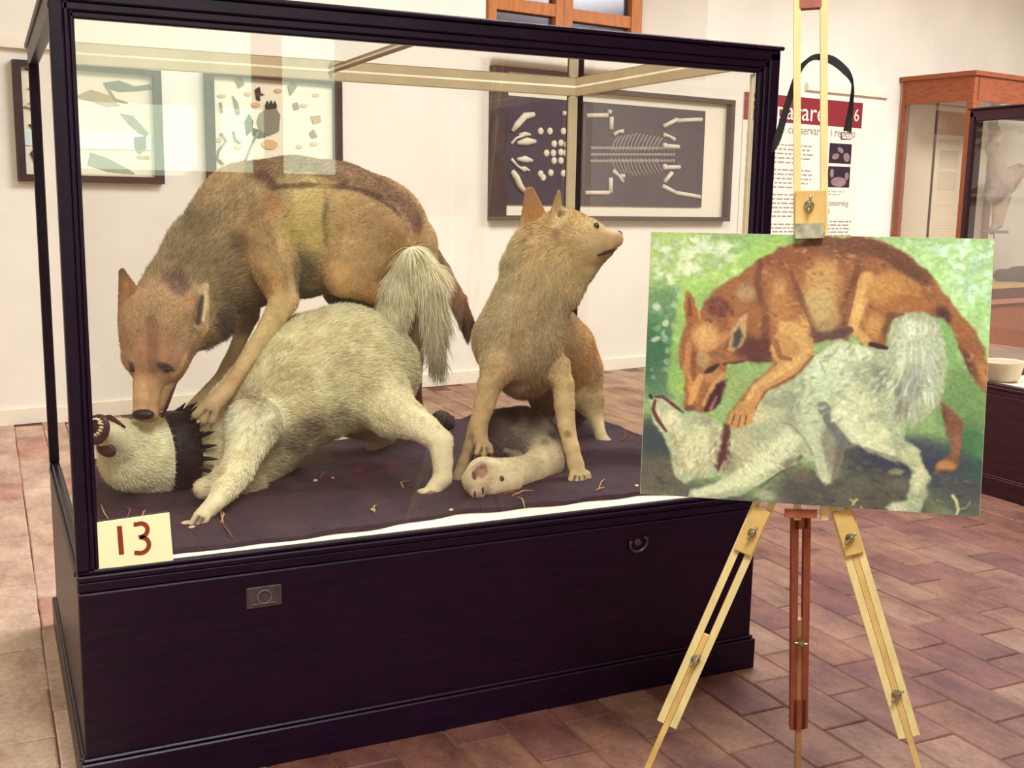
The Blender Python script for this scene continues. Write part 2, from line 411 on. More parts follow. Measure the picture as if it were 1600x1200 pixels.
# ------------------------------------------------------------------ pictures on the back wall
M_FRAME = mat('dark_picture_frame_wood', (62, 38, 38), 0.45, 0.35, noise=0.3, nscale=8)
M_FOIL = mat('pale_backing_paper', (230, 222, 196), 0.9, 0.1)
def wall_frame(mb, s0, s1, z0, z1, wl, wr, wt, wb, d=.06):
    wbox(mb, s0, s0+wl, z0, z1, -d, -.002); wbox(mb, s1-wr, s1, z0, z1, -d, -.002)
    wbox(mb, s0+wl, s1-wr, z1-wt, z1, -d, -.002); wbox(mb, s0+wl, s1-wr, z0, z0+wb, -d, -.002)
def wall_poly(mb, pts, d0, d1):
    n = len(pts); vs = [wpt(s, z, d0) for s, z in pts]+[wpt(s, z, d1) for s, z in pts]
    return mb.add(vs, [tuple(range(n)), tuple(range(n, 2*n))[::-1]]+[(i, (i+1) % n, n+(i+1) % n, n+i) for i in range(n)])
def ellipse(cs, cz, a, b, rot=0, n=14):
    return [(cs+a*math.cos(t)*math.cos(rot)-b*math.sin(t)*math.sin(rot), cz+a*math.cos(t)*math.sin(rot)+b*math.sin(t)*math.cos(rot)) for t in np.linspace(0, 2*math.pi, n, endpoint=False)]
M_SPEC = [mat('grey_specimen', (128, 126, 108), .8, .2), mat('dark_specimen', (66, 54, 50), .8, .2), mat('tan_label', (206, 176, 128), .8, .1), mat('ochre_specimen', (172, 146, 104), .8, .2), mat('pale_blue_patch', (206, 224, 222), .7, .2)]
def wtube(pts, r, n=6):
    return MB().tube([wpt(s, z, -.022) for s, z in pts], r, n)
# bird panel (left)
t = empty('specimen_panel', tuple(wpt(.5, 1.56)))
tag(t, 'dark framed panel of pale bird prints behind the left end of the case', 'picture')
mb = MB(); wall_frame(mb, .05, .965, 1.565, 2.31, .045, .05, .035, .045); mb.build('frame', M_FRAME, t)
mb = MB(); wbox(mb, .09, .92, 1.60, 2.28, -.012, -.003); mb.build('backing', M_FOIL, t)
for (m_, pts) in ((0, [(.60,2.21),(.70,2.23),(.80,2.20),(.90,2.22),(.91,2.19),(.80,2.17),(.70,2.16),(.62,2.18)]),
                  (3, [(.42,2.11),(.52,2.16),(.64,2.13),(.70,2.07),(.62,2.06),(.52,2.09)]),
                  (0, [(.70,2.02),(.78,2.01),(.88,1.90),(.86,1.87),(.76,1.95)]),
                  (4, [(.38,1.89),(.90,1.89),(.89,1.79),(.38,1.78)]),  # plain pale blue rectangle across the prints
                  (0, [(.78,1.87),(.86,1.88),(.86,1.80),(.82,1.76),(.78,1.80)]),
                  (0, [(.50,1.76),(.60,1.73),(.74,1.66),(.78,1.63),(.62,1.64),(.48,1.68)]),
                  (3, [(.80,1.75),(.88,1.75),(.88,1.73),(.80,1.73)]),
                  (1, [(.13,1.92),(.19,1.93),(.20,1.89),(.15,1.89)]), (1, [(.13,1.74),(.17,1.79),(.22,1.76),(.21,1.68),(.15,1.69)]),
                  (1, [(.12,2.26),(.20,2.23),(.24,2.24),(.22,2.27)]), (4, [(.10,1.88),(.3,1.88),(.3,1.79),(.10,1.79)])):
    mb = MB(); wall_poly(mb, pts, -.020, -.011); mb.build('bird_print', M_SPEC[m_], t)
for pts in ([(.14,2.14),(.19,2.15),(.22,2.11),(.19,2.07),(.14,2.05)], [(.11,2.03),(.15,2.02),(.18,1.99)], [(.62,2.19),(.67,2.11),(.75,2.09)]):
    wtube(pts, .006).build('bird_print', M_SPEC[3], t)
# insect panel
t = empty('specimen_panel', tuple(wpt(1.8, 1.57)))
tag(t, 'dark framed panel of specimens with tan oval labels above the wolf', 'picture')
mb = MB(); wall_frame(mb, 1.27, 2.285, 1.575, 2.345, .055, .06, .035, .035); mb.build('frame', M_FRAME, t)
mb = MB(); wbox(mb, 1.31, 2.24, 1.60, 2.32, -.012, -.003); mb.build('backing', M_FOIL, t)
def wpx(px, py):
    p = on_plane(px, py, WP0, WN); return float((p-WP0)@WT), float(p[2])
for (px, py, a, b) in ((398,164,.035,.016),(433,142,.03,.015),(420,226,.06,.035),(389,257,.033,.016),(386,147,.025,.014),(492,149,.03,.013),(473,165,.03,.013),(489,225,.03,.014),(466,229,.025,.014),(370,230,.03,.014),(340,219,.03,.014),(345,150,.03,.012)):
    s, z = wpx(px, py); mb = MB(); wall_poly(mb, ellipse(s, z, a, b), -.020, -.011); mb.build('label', M_SPEC[2], t)
for (m_, pp) in ((1, [(381,190),(388,178),(394,190),(392,205),(384,212)]), (1, [(397,140),(404,136),(406,146),(412,148),(404,150),(405,158),(399,155)]),
                 (0, [(404,178),(412,172),(430,170),(436,180),(434,205),(418,212),(405,205),(400,190)]), (1, [(394,200),(404,204),(414,214),(402,216),(393,210)]),
                 (1, [(413,165),(416,158),(419,164),(422,157),(425,164),(428,158),(431,166),(430,170),(414,171)]), (0, [(366,125),(376,120),(380,132),(372,138)]),
                 (0, [(456,162),(463,160),(466,170),(458,172)]), (0, [(482,208),(488,202),(494,214),(486,216)]), (0, [(362,150),(370,160),(374,178),(368,180)]), (0, [(448,135),(458,128),(462,136),(452,150)]), (3, [(484,182),(498,180),(500,190),(488,194)])):
    mb = MB(); wall_poly(mb, [wpx(*p) for p in pp], -.024, -.011); mb.build('specimen', M_SPEC[m_], t)
for pp in ([(344,208),(352,220),(340,236),(338,248),(348,256)], [(363,205),(366,218),(374,224)], [(402,206),(392,225),(384,246),(376,262)], [(343,160),(346,176)]):
    wtube([wpx(*p) for p in pp], .008).build('specimen', M_SPEC[0], t)
# framed animal skeleton
t = empty('skeleton_picture', tuple(wpt(4.9, 1.34)))
tag(t, 'large framed animal skeleton laid on a dark panel, hanging on the wall', 'picture')
mb = MB(); wall_frame(mb, 3.60, 6.28, 1.335, 2.45, .135, .045, .04, .04, .08); mb.build('frame', M_FRAME, t)
mb = MB(); wbox(mb, 3.70, 6.25, 1.37, 2.42, -.012, -.003); mb.build('mat_board', M_FOIL, t)
M_PANEL = mat('dark_slate_panel', (66, 54, 66), .6, .2, noise=.2, nscale=5)
mb = MB(); wbox(mb, 3.76, 5.95, 1.465, 2.335, -.03, -.011); pn = mb.build('panel', M_PANEL, t)
M_BONE = mat('pale_bone', (214, 204, 180), .7, .2)
M_BONED = mat('greyish_bone', (160, 146, 140), .8, .1)  # greyer tone for backbone and ribs
def cpx(cx, cy): return wpx(740+cx*.2625, 120+cy*.2625)     # crop coordinates of the picture
def bone(pp, r, name='bone', m=M_BONE):
    q = [cpx(*p) for p in pp]; n = len(q)
    rr = r if hasattr(r, '__len__') else [r*(1.5 if i in (0, n-1) else .9) for i in range(n)]
    MB().tube([wpt(s, z, -.036) for s, z in q], rr, 7).build(name, m, t, smooth=True)
bone([(215,325),(245,285),(290,235),(345,225)], [.015, .03, .032, .02]); bone([(215,560),(240,600),(262,650),(295,690)], [.02, .03, .028, .02])
for a, b, rr in (((245,395),(355,385),.035), ((245,490),(335,500),.03), ((255,345),(325,345),.02), ((260,540),(320,560),.018)):
    bone([a, ((a[0]+b[0])/2, (a[1]+b[1])/2-4), b], [rr*.4, rr, rr*.4], 'skull_bone')
bone([(210,400),(240,365),(290,345)], .010, 'skull_bone'); bone([(210,490),(245,530),(290,560)], .010, 'skull_bone')
for p in ((385,325),(440,325),(385,578),(445,572),(400,600),(420,455),(460,455),(505,450),(535,455),(505,395),(465,400),(505,500),(465,500),(575,430),(575,480),(540,405),(520,325),(520,575)):
    s, z = cpx(*p); MB().ball(wpt(s, z, -.034), (.028, .012, .030), 8, 6).build('vertebra', M_BONE, t, smooth=True)
for pp in ([(515,218),(580,225)], [(660,232),(780,230)], [(785,210),(800,210)], [(805,240),(803,315)], [(820,345),(850,325),(872,325)], [(530,680),(580,680)], [(650,690),(790,690)], [(800,600),(800,690)], [(815,560),(850,590),(872,625)], [(860,590),(880,592)],
           [(1115,295),(1195,255)], [(1195,262),(1340,255)], [(1115,345),(1150,355),(1180,375)], [(1120,395),(1122,425)], [(1125,412),(1205,418)], [(1120,520),(1122,552)], [(1125,540),(1210,538)], [(1165,570),(1120,625)], [(1110,650),(1185,690)], [(1185,690),(1330,715)]):
    bone(pp, .013)
for k in range(28):                                          # backbone
    cx = 690+k*18; s, z = cpx(cx, 463)
    for dz in (-.055, 0, .055):
        MB().ball(wpt(s, z+dz, -.033), (.016, .008, .014), 6, 4).build('vertebra', M_BONED, t)
for k in range(13):                                          # rib cage
    cx = 815+k*22; hgt = 105-abs(k-5)*4
    for sg in (-1, 1):
        pts = [cpx(cx+q*q*38-6, 463+sg*(22+q*hgt)) for q in np.linspace(0, 1, 6)]
        MB().tube([wpt(s, z, -.036+.006*abs(i-2.5)/2.5) for i, (s, z) in enumerate(pts)], .0055, 5).build('rib', M_BONED, t)
# information poster
def flat_text(name, body, s, z, size, m, parent, d=-.0125, italic=0.0, xs=1.0):
    cu = bpy.data.curves.new(name, 'FONT'); cu.body = body; cu.size = size; cu.shear = italic; cu.extrude = .0008; cu.resolution_u = 3
    tmp = bpy.data.objects.new('tmp', cu); COL.objects.link(tmp)
    dg = bpy.context.evaluated_depsgraph_get(); me = bpy.data.meshes.new_from_object(tmp.evaluated_get(dg)); bpy.data.objects.remove(tmp)
    me.name = name; me.materials.clear(); me.materials.append(m)
    co = np.empty(len(me.vertices)*3); me.vertices.foreach_get('co', co); co = co.reshape(-1, 3)
    w3 = WP0+np.outer(s+co[:, 0]*xs, WT)+np.outer(z+co[:, 1], WZ)+np.outer(d-co[:, 2], WN)
    me.vertices.foreach_set('co', w3.ravel()); me.update()
    return link(me, name, parent)
t = empty('information_poster', tuple(wpt(7.3, 1.0)))
tag(t, 'white museum information poster with a dark red heading band on the wall', 'poster')
mb = MB(); wbox(mb, 6.46, 8.17, .55, 2.545, -.010, -.002); mb.build('sheet', mat('poster_paper', (238, 226, 206), .7, .15), t)
mb = MB(); wbox(mb, 6.46, 8.17, 2.29, 2.545, -.0115, -.0095); mb.build('heading_band', mat('dark_red_print', (136, 42, 50), .6, .2), t)
M_PW = mat('white_print', (240, 226, 214), .7, .1); M_PG = mat('grey_print', (158, 144, 132), .8, .1); M_PGL = mat('pale_grey_print', (188, 172, 156), .8, .1)
flat_text('lettering', 'Preparare', 6.53, 2.325, .245, M_PW, t, xs=1.095)
flat_text('lettering', '16', 7.95, 2.36, .175, M_PW, t)
flat_text('lettering', 'e', 6.98, 2.19, .125, M_PG, t, xs=.92)
flat_text('lettering', 'conservare', 7.08, 2.19, .125, M_PG, t, xs=.92)
flat_text('lettering', 'i', 7.70, 2.19, .125, M_PG, t, xs=.92)
flat_text('lettering', 'reperti', 7.76, 2.19, .125, M_PG, t, xs=.92)
flat_text('lettering', 'Preparing', 7.20, 1.50, .085, M_PG, t, italic=.2, xs=.9)
flat_text('lettering', 'and', 7.55, 1.50, .085, M_PG, t, italic=.2, xs=.9)
flat_text('lettering', 'conserving', 7.71, 1.50, .085, M_PG, t, italic=.2, xs=.9)
flat_text('lettering', 'finds', 7.62, 1.42, .085, M_PG, t, italic=.2, xs=.9)
def lines(s0, s1, z0, n, dz, m):
    mb = MB()
    for k in range(n):
        e = s1-random.uniform(.0, .05)-(.25*(s1-s0) if k == n-1 else 0); x = s0
        while x < e:
            wd = random.uniform(.03, .10); wbox(mb, x, min(e, x+wd), z0-k*dz, z0-k*dz+.016, -.0112, -.0098); x += wd+.018
    o = mb.build('text_lines', m, t); o['kind'] = 'stuff'
lines(6.60, 7.46, 2.07, 5, .042, M_PG); lines(6.60, 7.46, 1.83, 5, .042, M_PG); lines(6.60, 7.46, 1.59, 6, .042, M_PG); lines(6.60, 7.46, 1.30, 9, .036, M_PG)
lines(7.62, 8.12, 1.33, 7, .036, M_PG); lines(7.70, 8.02, 1.635, 2, .03, M_PGL)
mb = MB()
for k in range(12): wbox(mb, 6.515, 6.575, 2.1-k*.1, 2.17-k*.1, -.0112, -.0098)
o = mb.build('text_lines', M_PGL, t); o['kind'] = 'stuff'
M_PH = mat('dark_photo_print', (52, 34, 46), .6, .2); M_PH2 = mat('pale_photo_print', (150, 124, 122), .6, .2, noise=.3, nscale=20)
for (z0, z1, blobs) in ((1.925, 2.125, (((7.80, 1.995), .055, .030, .2), ((7.97, 1.99), .045, .05, 1), ((7.87, 2.06), .05, .025, -.4))),
                        (1.685, 1.895, (((7.76, 1.825), .03, .045, 0), ((7.99, 1.80), .03, .04, 0), ((7.87, 1.74), .12, .05, 0)))):
    mb = MB(); wbox(mb, 7.70, 8.04, z0, z1, -.0115, -.0095); ph = mb.build('photograph', M_PH, t)
    for (c, a, b, r) in blobs:
        mb = MB(); wall_poly(mb, ellipse(c[0], c[1], a, b, r), -.0122, -.0112); mb.build('print_patch', M_PH2, ph)

# ------------------------------------------------------------------ glazed display cases
CW, CD, CH, ZB, ZT = 2.035, 1.246, 1.967, 0.591, 1.888
def slotted(mb, a, b): return mb.cbox(a, b, .0035)
def make_case(t, x0, y0, W, D, H, zb, zt, post, dark, lining=True, divider=True, postr=None):
    X = lambda x: x0+x
    Y = lambda y: y0+y
    def B(name, parts, m, par=t):
        mb = MB()
        for a, b in parts: slotted(mb, (X(a[0]), Y(a[1]), a[2]), (X(b[0]), Y(b[1]), b[2]))
        return mb.build(name, m, par)
    # base
    B('base_panel', [((.0, -.004, .10), (W, .022, zb-.055))], dark)
    B('base_panel', [((.0, D-.022, .10), (W, D, zb-.055))], dark)
    B('base_panel', [((.0, .022, .10), (.022, D-.022, zb-.055))], dark)
    B('base_panel', [((W-.022, .022, .10), (W, D-.022, zb-.055))], dark)
    for parts in ([((-.014, -.020, 0), (W+.012, .02, .100)), ((-.008, -.013, .100), (W+.006, .02, .110))],
                  [((-.014, D-.02, 0), (W+.012, D+.014, .100))],
                  [((-.014, .02, 0), (.02, D-.02, .100)), ((-.008, .02, .100), (.02, D-.02, .110))],
                  [((W-.02, .02, 0), (W+.012, D-.02, .100))]):
        B('plinth', parts, dark)
    for parts in ([((0, .003, zb-.055), (W, .05, zb-.028)), ((0, .0, zb-.028), (W, .05, zb-.012)), ((0, .008, zb-.012), (W, .05, zb))],
                  [((0, D-.05, zb-.055), (W, D, zb))],
                  [((0, .05, zb-.055), (.05, D-.05, zb-.028)), ((-.004, .05, zb-.028), (.05, D-.05, zb-.012)), ((.006, .05, zb-.012), (.05, D-.05, zb))],
                  [((W-.05, .05, zb-.055), (W, D-.05, zb))]):
        B('bottom_rail', parts, dark)
    # posts with a stepped moulding towards the glass
    p = post
    for sx in (0, 1):
        for sy in (0, 1):
            p = (postr or post) if sx else post
            def bx(a, b):
                lo = [a[0], a[1], a[2]]; hi = [b[0], b[1], b[2]]
                if sx: lo[0], hi[0] = W-b[0], W-a[0]
                if sy: lo[1], hi[1] = D-b[1], D-a[1]
                return (tuple(lo), tuple(hi))
            dpt = .04 if sy == 0 else .028
            B('post', [bx((0, 0, zb), (p*.55, dpt, H-.02)), bx((p*.55, .005, zb), (p*.78, dpt-.004, H-.03)), bx((p*.78, .010, zb), (p, dpt-.008, H-.04))], dark)
    # top rails with a small cornice
    rh = H-zt; p = post
    B('top_rail', [((0, 0, zt+rh*.45), (W, .04, H-.012)), ((0, .005, zt+rh*.2), (W, .036, zt+rh*.45)), ((p*.8, .010, zt), (W-p*.8, .032, zt+rh*.2)), ((-.008, -.009, H-.012), (W+.008, .04, H))], dark)
    B('top_rail', [((0, D-.04, H-.05), (W, D, H-.012)), ((-.008, D-.04, H-.012), (W+.008, D+.009, H))], dark)
    B('top_rail', [((0, .04, zt+.015), (.03, D-.04, H-.012)), ((-.009, .04, H-.012), (.04, D-.04, H))], dark)
    B('top_rail', [((W-.03, .04, H-.05), (W, D-.04, H-.012)), ((W-.04, .04, H-.012), (W+.009, D-.04, H))], dark)
    # panes
    for a, b in (((p-.006, .020, zb-.004), (W-p+.006, .024, zt+.006)), ((p-.006, D-.022, zb), (W-p+.006, D-.018, H-.045)),
                 ((.016, .04, zb), (.020, D-.03, H-.045)), ((W-.020, .04, zb), (W-.016, D-.03, H-.045)), ((.03, .03, H-.022), (W-.03, D-.03, H-.018))):
        mb = MB().box((X(a[0]), Y(a[1]), a[2]), (X(b[0]), Y(b[1]), b[2])); mb.build('glass_pane', M_GLASS, t)
    if divider: B('cross_bar', [((W*.482, .04, H-.034), (W*.482+.016, D-.04, H-.024))], mat('grey_glazing_bar', (150, 132, 104), .6, .3))
    if lining:                                              # cream painted inner faces
        for parts in ([((.03, D-.050, H-.058), (W-.03, D-.041, H-.022))], [((W-.050, .042, H-.058), (W-.041, D-.05, H-.022))], [((.041, .042, H-.058), (.050, D-.05, H-.022))],
                      [((W-.073, D-.052, zb), (W-.038, D-.030, H-.058))], [((.030, D-.050, zb), (.050, D-.030, H-.058))], [((W-.068-.0115, .026, zb), (W-.068-.001, .045, zt))]):
            B('lining_strip', parts, M_LINE)
    B('floor_board', [((.05, .05, zb-.035), (W-.05, D-.05, zb-.001))], M_WHITE)
    B('floor_edging', [((.02, .026, zb-.02), (W-.02, .052, zb+.002))], M_WHITE)
    B('floor_edging', [((W-.052, .052, zb-.02), (W-.022, D-.026, zb+.012))], M_WHITE)
    B('floor_edging', [((.02, D-.052, zb-.02), (W-.052, D-.026, zb+.006))], M_WHITE)
case = empty('display_case', (CW/2, CD/2, 0))
tag(case, 'large dark wooden museum case with glass sides on a solid base', 'display case')
make_case(case, 0, 0, CW, CD, CH, ZB, ZT, .0535, M_DARK, postr=.068)
# brass plate, drop ring
mb = MB(); mb.cbox((.404, -.008, .441), (.496, -.003, .498), .002); pl = mb.build('lock_plate', mat('tarnished_plate', (72, 56, 58), .5, .4, noise=.4, nscale=40), case)
pl['label'] = 'small tarnished metal lock plate'
mb = MB(); mb.tube([(.45+.018*math.cos(a), -.010, .470+.018*math.sin(a)) for a in np.linspace(0, 2*math.pi, 20)], .0028, 6); mb.tube([(.45-.03, -.010, .452), (.45+.03, -.010, .452)], .002, 5); mb.build('emboss', mat('plate_relief', (98, 80, 80), .45, .4), pl)
ringp = [(1.588+.030*math.cos(a), -.012-.004*math.sin(a), .476+.026*math.sin(a)) for a in np.linspace(math.pi*.85, math.pi*2.25, 16)]
mb = MB(); mb.tube(ringp, .0045, 8); rg = mb.build('drop_ring', mat('dull_iron', (96, 78, 74), .4, .5, metal=.7), case); rg['label'] = 'curved dull metal drop ring'
mb = MB(); mb.lathe((1.588, -.004, .478), [(.012, 0), (.012, .006), (.006, .009)], 12, axes=[(1, 0, 0), (0, 0, 1), (0, -1, 0)]); mb.build('ring_boss', mat('iron_boss', (60, 46, 50), .5, .4), rg)
# number card on the pane
card = empty('number_card', (.135, .012, .6)); tag(card, 'cream card with the number 13 at the lower left of the pane', 'sign')
MB().add([(.050, .012, .592), (.2275, .012, .588), (.222, .012, .716), (.046, .012, .709), (.050, .015, .592), (.2275, .015, .588), (.222, .015, .716), (.046, .015, .709)],
         [(0,1,2,3),(7,6,5,4),(0,4,5,1),(1,5,6,2),(2,6,7,3),(3,7,4,0)]).build('card', mat('cream_card', (252, 244, 200), .7, .2), card)
M_RUST = mat('rust_red_paint', (142, 58, 40), .6, .2)
def card_pt(u, v, y=.0112): return (u, y, v)
mb = MB(); mb.prism([(.099, .622), (.111, .6225), (.1085, .695), (.097, .695)], (0, .0105, 0), (1, 0, 0), (0, 0, 1), (0, 1, 0), .0014); mb.build('digit', M_RUST, card)
def arc(cx, cz, r, a0, a1, n=10): return [(cx+r*math.cos(a), cz+r*math.sin(a)) for a in np.linspace(math.radians(a0), math.radians(a1), n)]
path = [(.136, .6955)]+arc(.151, .6790, .0175, 115, -80, 10)+[(.147, .661)]+arc(.150, .6405, .0205, 85, -115, 12)+[(.135, .6225)]
wd = .0053; outl = []; inl = []
for i, (a, b) in enumerate(path):
    p0 = path[max(i-1, 0)]; p1 = path[min(i+1, len(path)-1)]; d_ = nrm((p1[0]-p0[0], p1[1]-p0[1])); outl.append((a-d_[1]*wd, b+d_[0]*wd)); inl.append((a+d_[1]*wd, b-d_[0]*wd))
mb = MB()
for i in range(len(path)-1):
    mb.prism([outl[i], outl[i+1], inl[i+1], inl[i]], (0, .0105, 0), (1, 0, 0), (0, 0, 1), (0, 1, 0), .0014)
mb.build('digit', M_RUST, card)

# second case, cut by the right edge of the frame
case2 = empty('display_case', (5.3, .5, 0)); tag(case2, 'second dark display case with a dark red base behind the painting', 'display case')
make_case(case2, 4.58, -.75, 1.35, 2.36, 2.02, .593, 1.935, .085, M_DARK2, lining=False, divider=False)

# ------------------------------------------------------------------ tall brown cabinet against the wall
K0 = 8.77
cab = empty('tall_cabinet', tuple(wpt(9.5, 0, -.4))); tag(cab, 'tall reddish brown glazed cabinet standing against the back wall', 'cabinet')
def K(name, parts, m, par=cab):
    mb = MB()
    for (s0, s1, z0, z1, d0, d1) in parts: wbox(mb, K0+s0, K0+s1, z0, z1, d0, d1)
    return mb.build(name, m, par)
KD = .87; KW = 1.7
K('top_board', [(-.03, KW+.03, 2.80, 2.845, -KD-.03, -.005)], M_BROWN)
K('frieze', [(0, .03, 2.56, 2.80, -KD+.05, -.06)], M_BROWN); K('frieze', [(.06, KW-.06, 2.56, 2.80, -KD, -KD+.03)], M_BROWN)
for (a, b) in ((0, -KD), (KW-.09, -KD), (0, -.07), (KW-.09, -.07)):
    K('post', [(a, a+.09, .0, 2.80, b, b+(.07 if b < -.5 else .06))], M_BROWN)
K('back_board', [(.0, KW, .5, 2.80, -.03, -.008)], mat('pale_cabinet_lining', (214, 200, 172), .9, .1))
K('base', [(0, KW, 0.0, .50, -KD+.015, -.01)], M_BROWN); K('base_moulding', [(-.02, KW+.02, .50, .545, -KD-.025, -.005)], mat('pinkish_moulding', (178, 116, 96), .5, .3))
K('floor_board', [(.0, KW, .545, .66, -KD+.02, -.03)], mat('dark_shelf_wood', (96, 66, 62), .6, .3)); K('shelf_edge', [(.09, KW-.09, .66, .685, -KD+.02, -.04)], mat('tan_shelf_edge', (196, 160, 104), .6, .3))
K('door_stile', [(.03, .045, .685, 2.56, -KD*.52, -KD*.52+.02)], mat('dark_stile', (70, 50, 46), .6, .3))
for parts in ([(.012, .016, .66, 2.58, -KD+.07, -.07)], [(.09, KW-.09, .66, 2.58, -KD+.012, -KD+.016)]):
    K('glass_pane', parts, M_GLASS)

# ------------------------------------------------------------------ soil on the case floor
def vnoise(p, scale, seed=0):                 # smooth lattice noise in 0..1 for an (n,3) array
    q = np.asarray(p)*scale; i = np.floor(q).astype(np.int64); f = q-i; f = f*f*(3-2*f); out = 0
    for dx in (0, 1):
        for dy in (0, 1):
            for dz in (0, 1):
                h = ((i[:, 0]+dx)*374761393+(i[:, 1]+dy)*668265263+(i[:, 2]+dz)*2147483647+seed*974711) & 0xffffffff
                h = ((h ^ (h >> 13))*1274126177) & 0xffffffff; h = ((h ^ (h >> 16)) & 0xffff)/65535.0
                out = out+h*(f[:, 0] if dx else 1-f[:, 0])*(f[:, 1] if dy else 1-f[:, 1])*(f[:, 2] if dz else 1-f[:, 2])
    return out
def fbm(p, scale, seed=0, n=3): return sum(vnoise(p, scale*2**k, seed+k)*.5**k for k in range(n))/sum(.5**k for k in range(n))
def sstep(a, b, x): t = np.clip((x-a)/(b-a), 0, 1); return t*t*(3-2*t)
def soil_h(x, y):
    x = np.asarray(x, float); y = np.asarray(y, float); p = np.stack([x, y, 0*x], -1).reshape(-1, 3)
    h = .600+.010*fbm(p, 9, 3).reshape(x.shape)
    edge = .46-.12*sstep(1.55, 1.95, x)
    h = h+.058*sstep(1.48, 1.62, x)*sstep(edge, edge+.055, y)
    h = h+.05*sstep(1.0, 1.25, x)*sstep(.8, 1.1, y)*(1-sstep(1.4, 1.7, x))
    return h
nx, ny = 150, 90
gx = np.linspace(.056, CW-.062, nx)
fe = np.interp(gx, [.05, .25, .55, .8, .95, 1.05, 1.2, 1.4, 1.65, 1.8, 2.0], [.054, .056, .060, .075, .105, .118, .105, .098, .098, .060, .055])+.006*np.sin(gx*31)
be = CD-.075+.014*np.sin(gx*17)
gv = np.linspace(0, 1, ny)
XX = np.repeat(gx[:, None], ny, 1); YY = fe[:, None]+(be-fe)[:, None]*gv[None, :]
XX = XX-(.028*(gx > CW-.07)[:, None])*(0.5+0.5*np.sin(YY*23))
ZZ = soil_h(XX, YY)
low = np.full_like(ZZ, ZB+.0005)
top = np.stack([XX, YY, ZZ], -1).reshape(-1, 3); bot = np.stack([XX, YY, low], -1).reshape(-1, 3)
mb = MB(); mb.v = [tuple(v) for v in top]+[tuple(v) for v in bot]; N_ = nx*ny
I = lambda i, j: i*ny+j
for i in range(nx-1):
    for j in range(ny-1): mb.f.append((I(i, j), I(i+1, j), I(i+1, j+1), I(i, j+1)))
for i in range(nx-1):
    mb.f.append((I(i, 0), N_+I(i, 0), N_+I(i+1, 0), I(i+1, 0))); mb.f.append((I(i, ny-1), I(i+1, ny-1), N_+I(i+1, ny-1), N_+I(i, ny-1)))
for j in range(ny-1):
    mb.f.append((I(0, j), I(0, j+1), N_+I(0, j+1), N_+I(0, j))); mb.f.append((I(nx-1, j), N_+I(nx-1, j), N_+I(nx-1, j+1), I(nx-1, j+1)))
soil = mb.build('soil', None, None, smooth=True)
tag(soil, 'dark brown modelled soil covering the floor of the animal case', 'ground')
pv = np.array(soil.data.vertices[0].co)
co = np.empty(len(soil.data.vertices)*3); soil.data.vertices.foreach_get('co', co); co = co.reshape(-1, 3)
n1 = fbm(co, 11, 5)[:, None]; n2 = fbm(co, 40, 9)[:, None]; red = np.exp(-(((co[:, :2]-floor_pt(590, 735, .6)[:2])**2)/np.array([.10**2, .09**2])).sum(1))[:, None]*sstep(.45, .62, fbm(co, 14, 21))[:, None]*1.2
c_ = lin((62, 40, 48))*(1-n1)+lin((38, 22, 38))*n1; c_ = c_*(.7+.6*n2); c_ = c_*(1-.7*red)+lin((110, 36, 32))*.7*red
at = soil.data.attributes.new('col', 'FLOAT_COLOR', 'POINT'); at.data.foreach_set('color', np.concatenate([c_, np.ones((len(c_), 1))], 1).astype(np.float32).ravel())
soil.data.materials.append(attr_mat('modelled_soil', rough=.75, spec=.25, bump=.6, bscale=130))

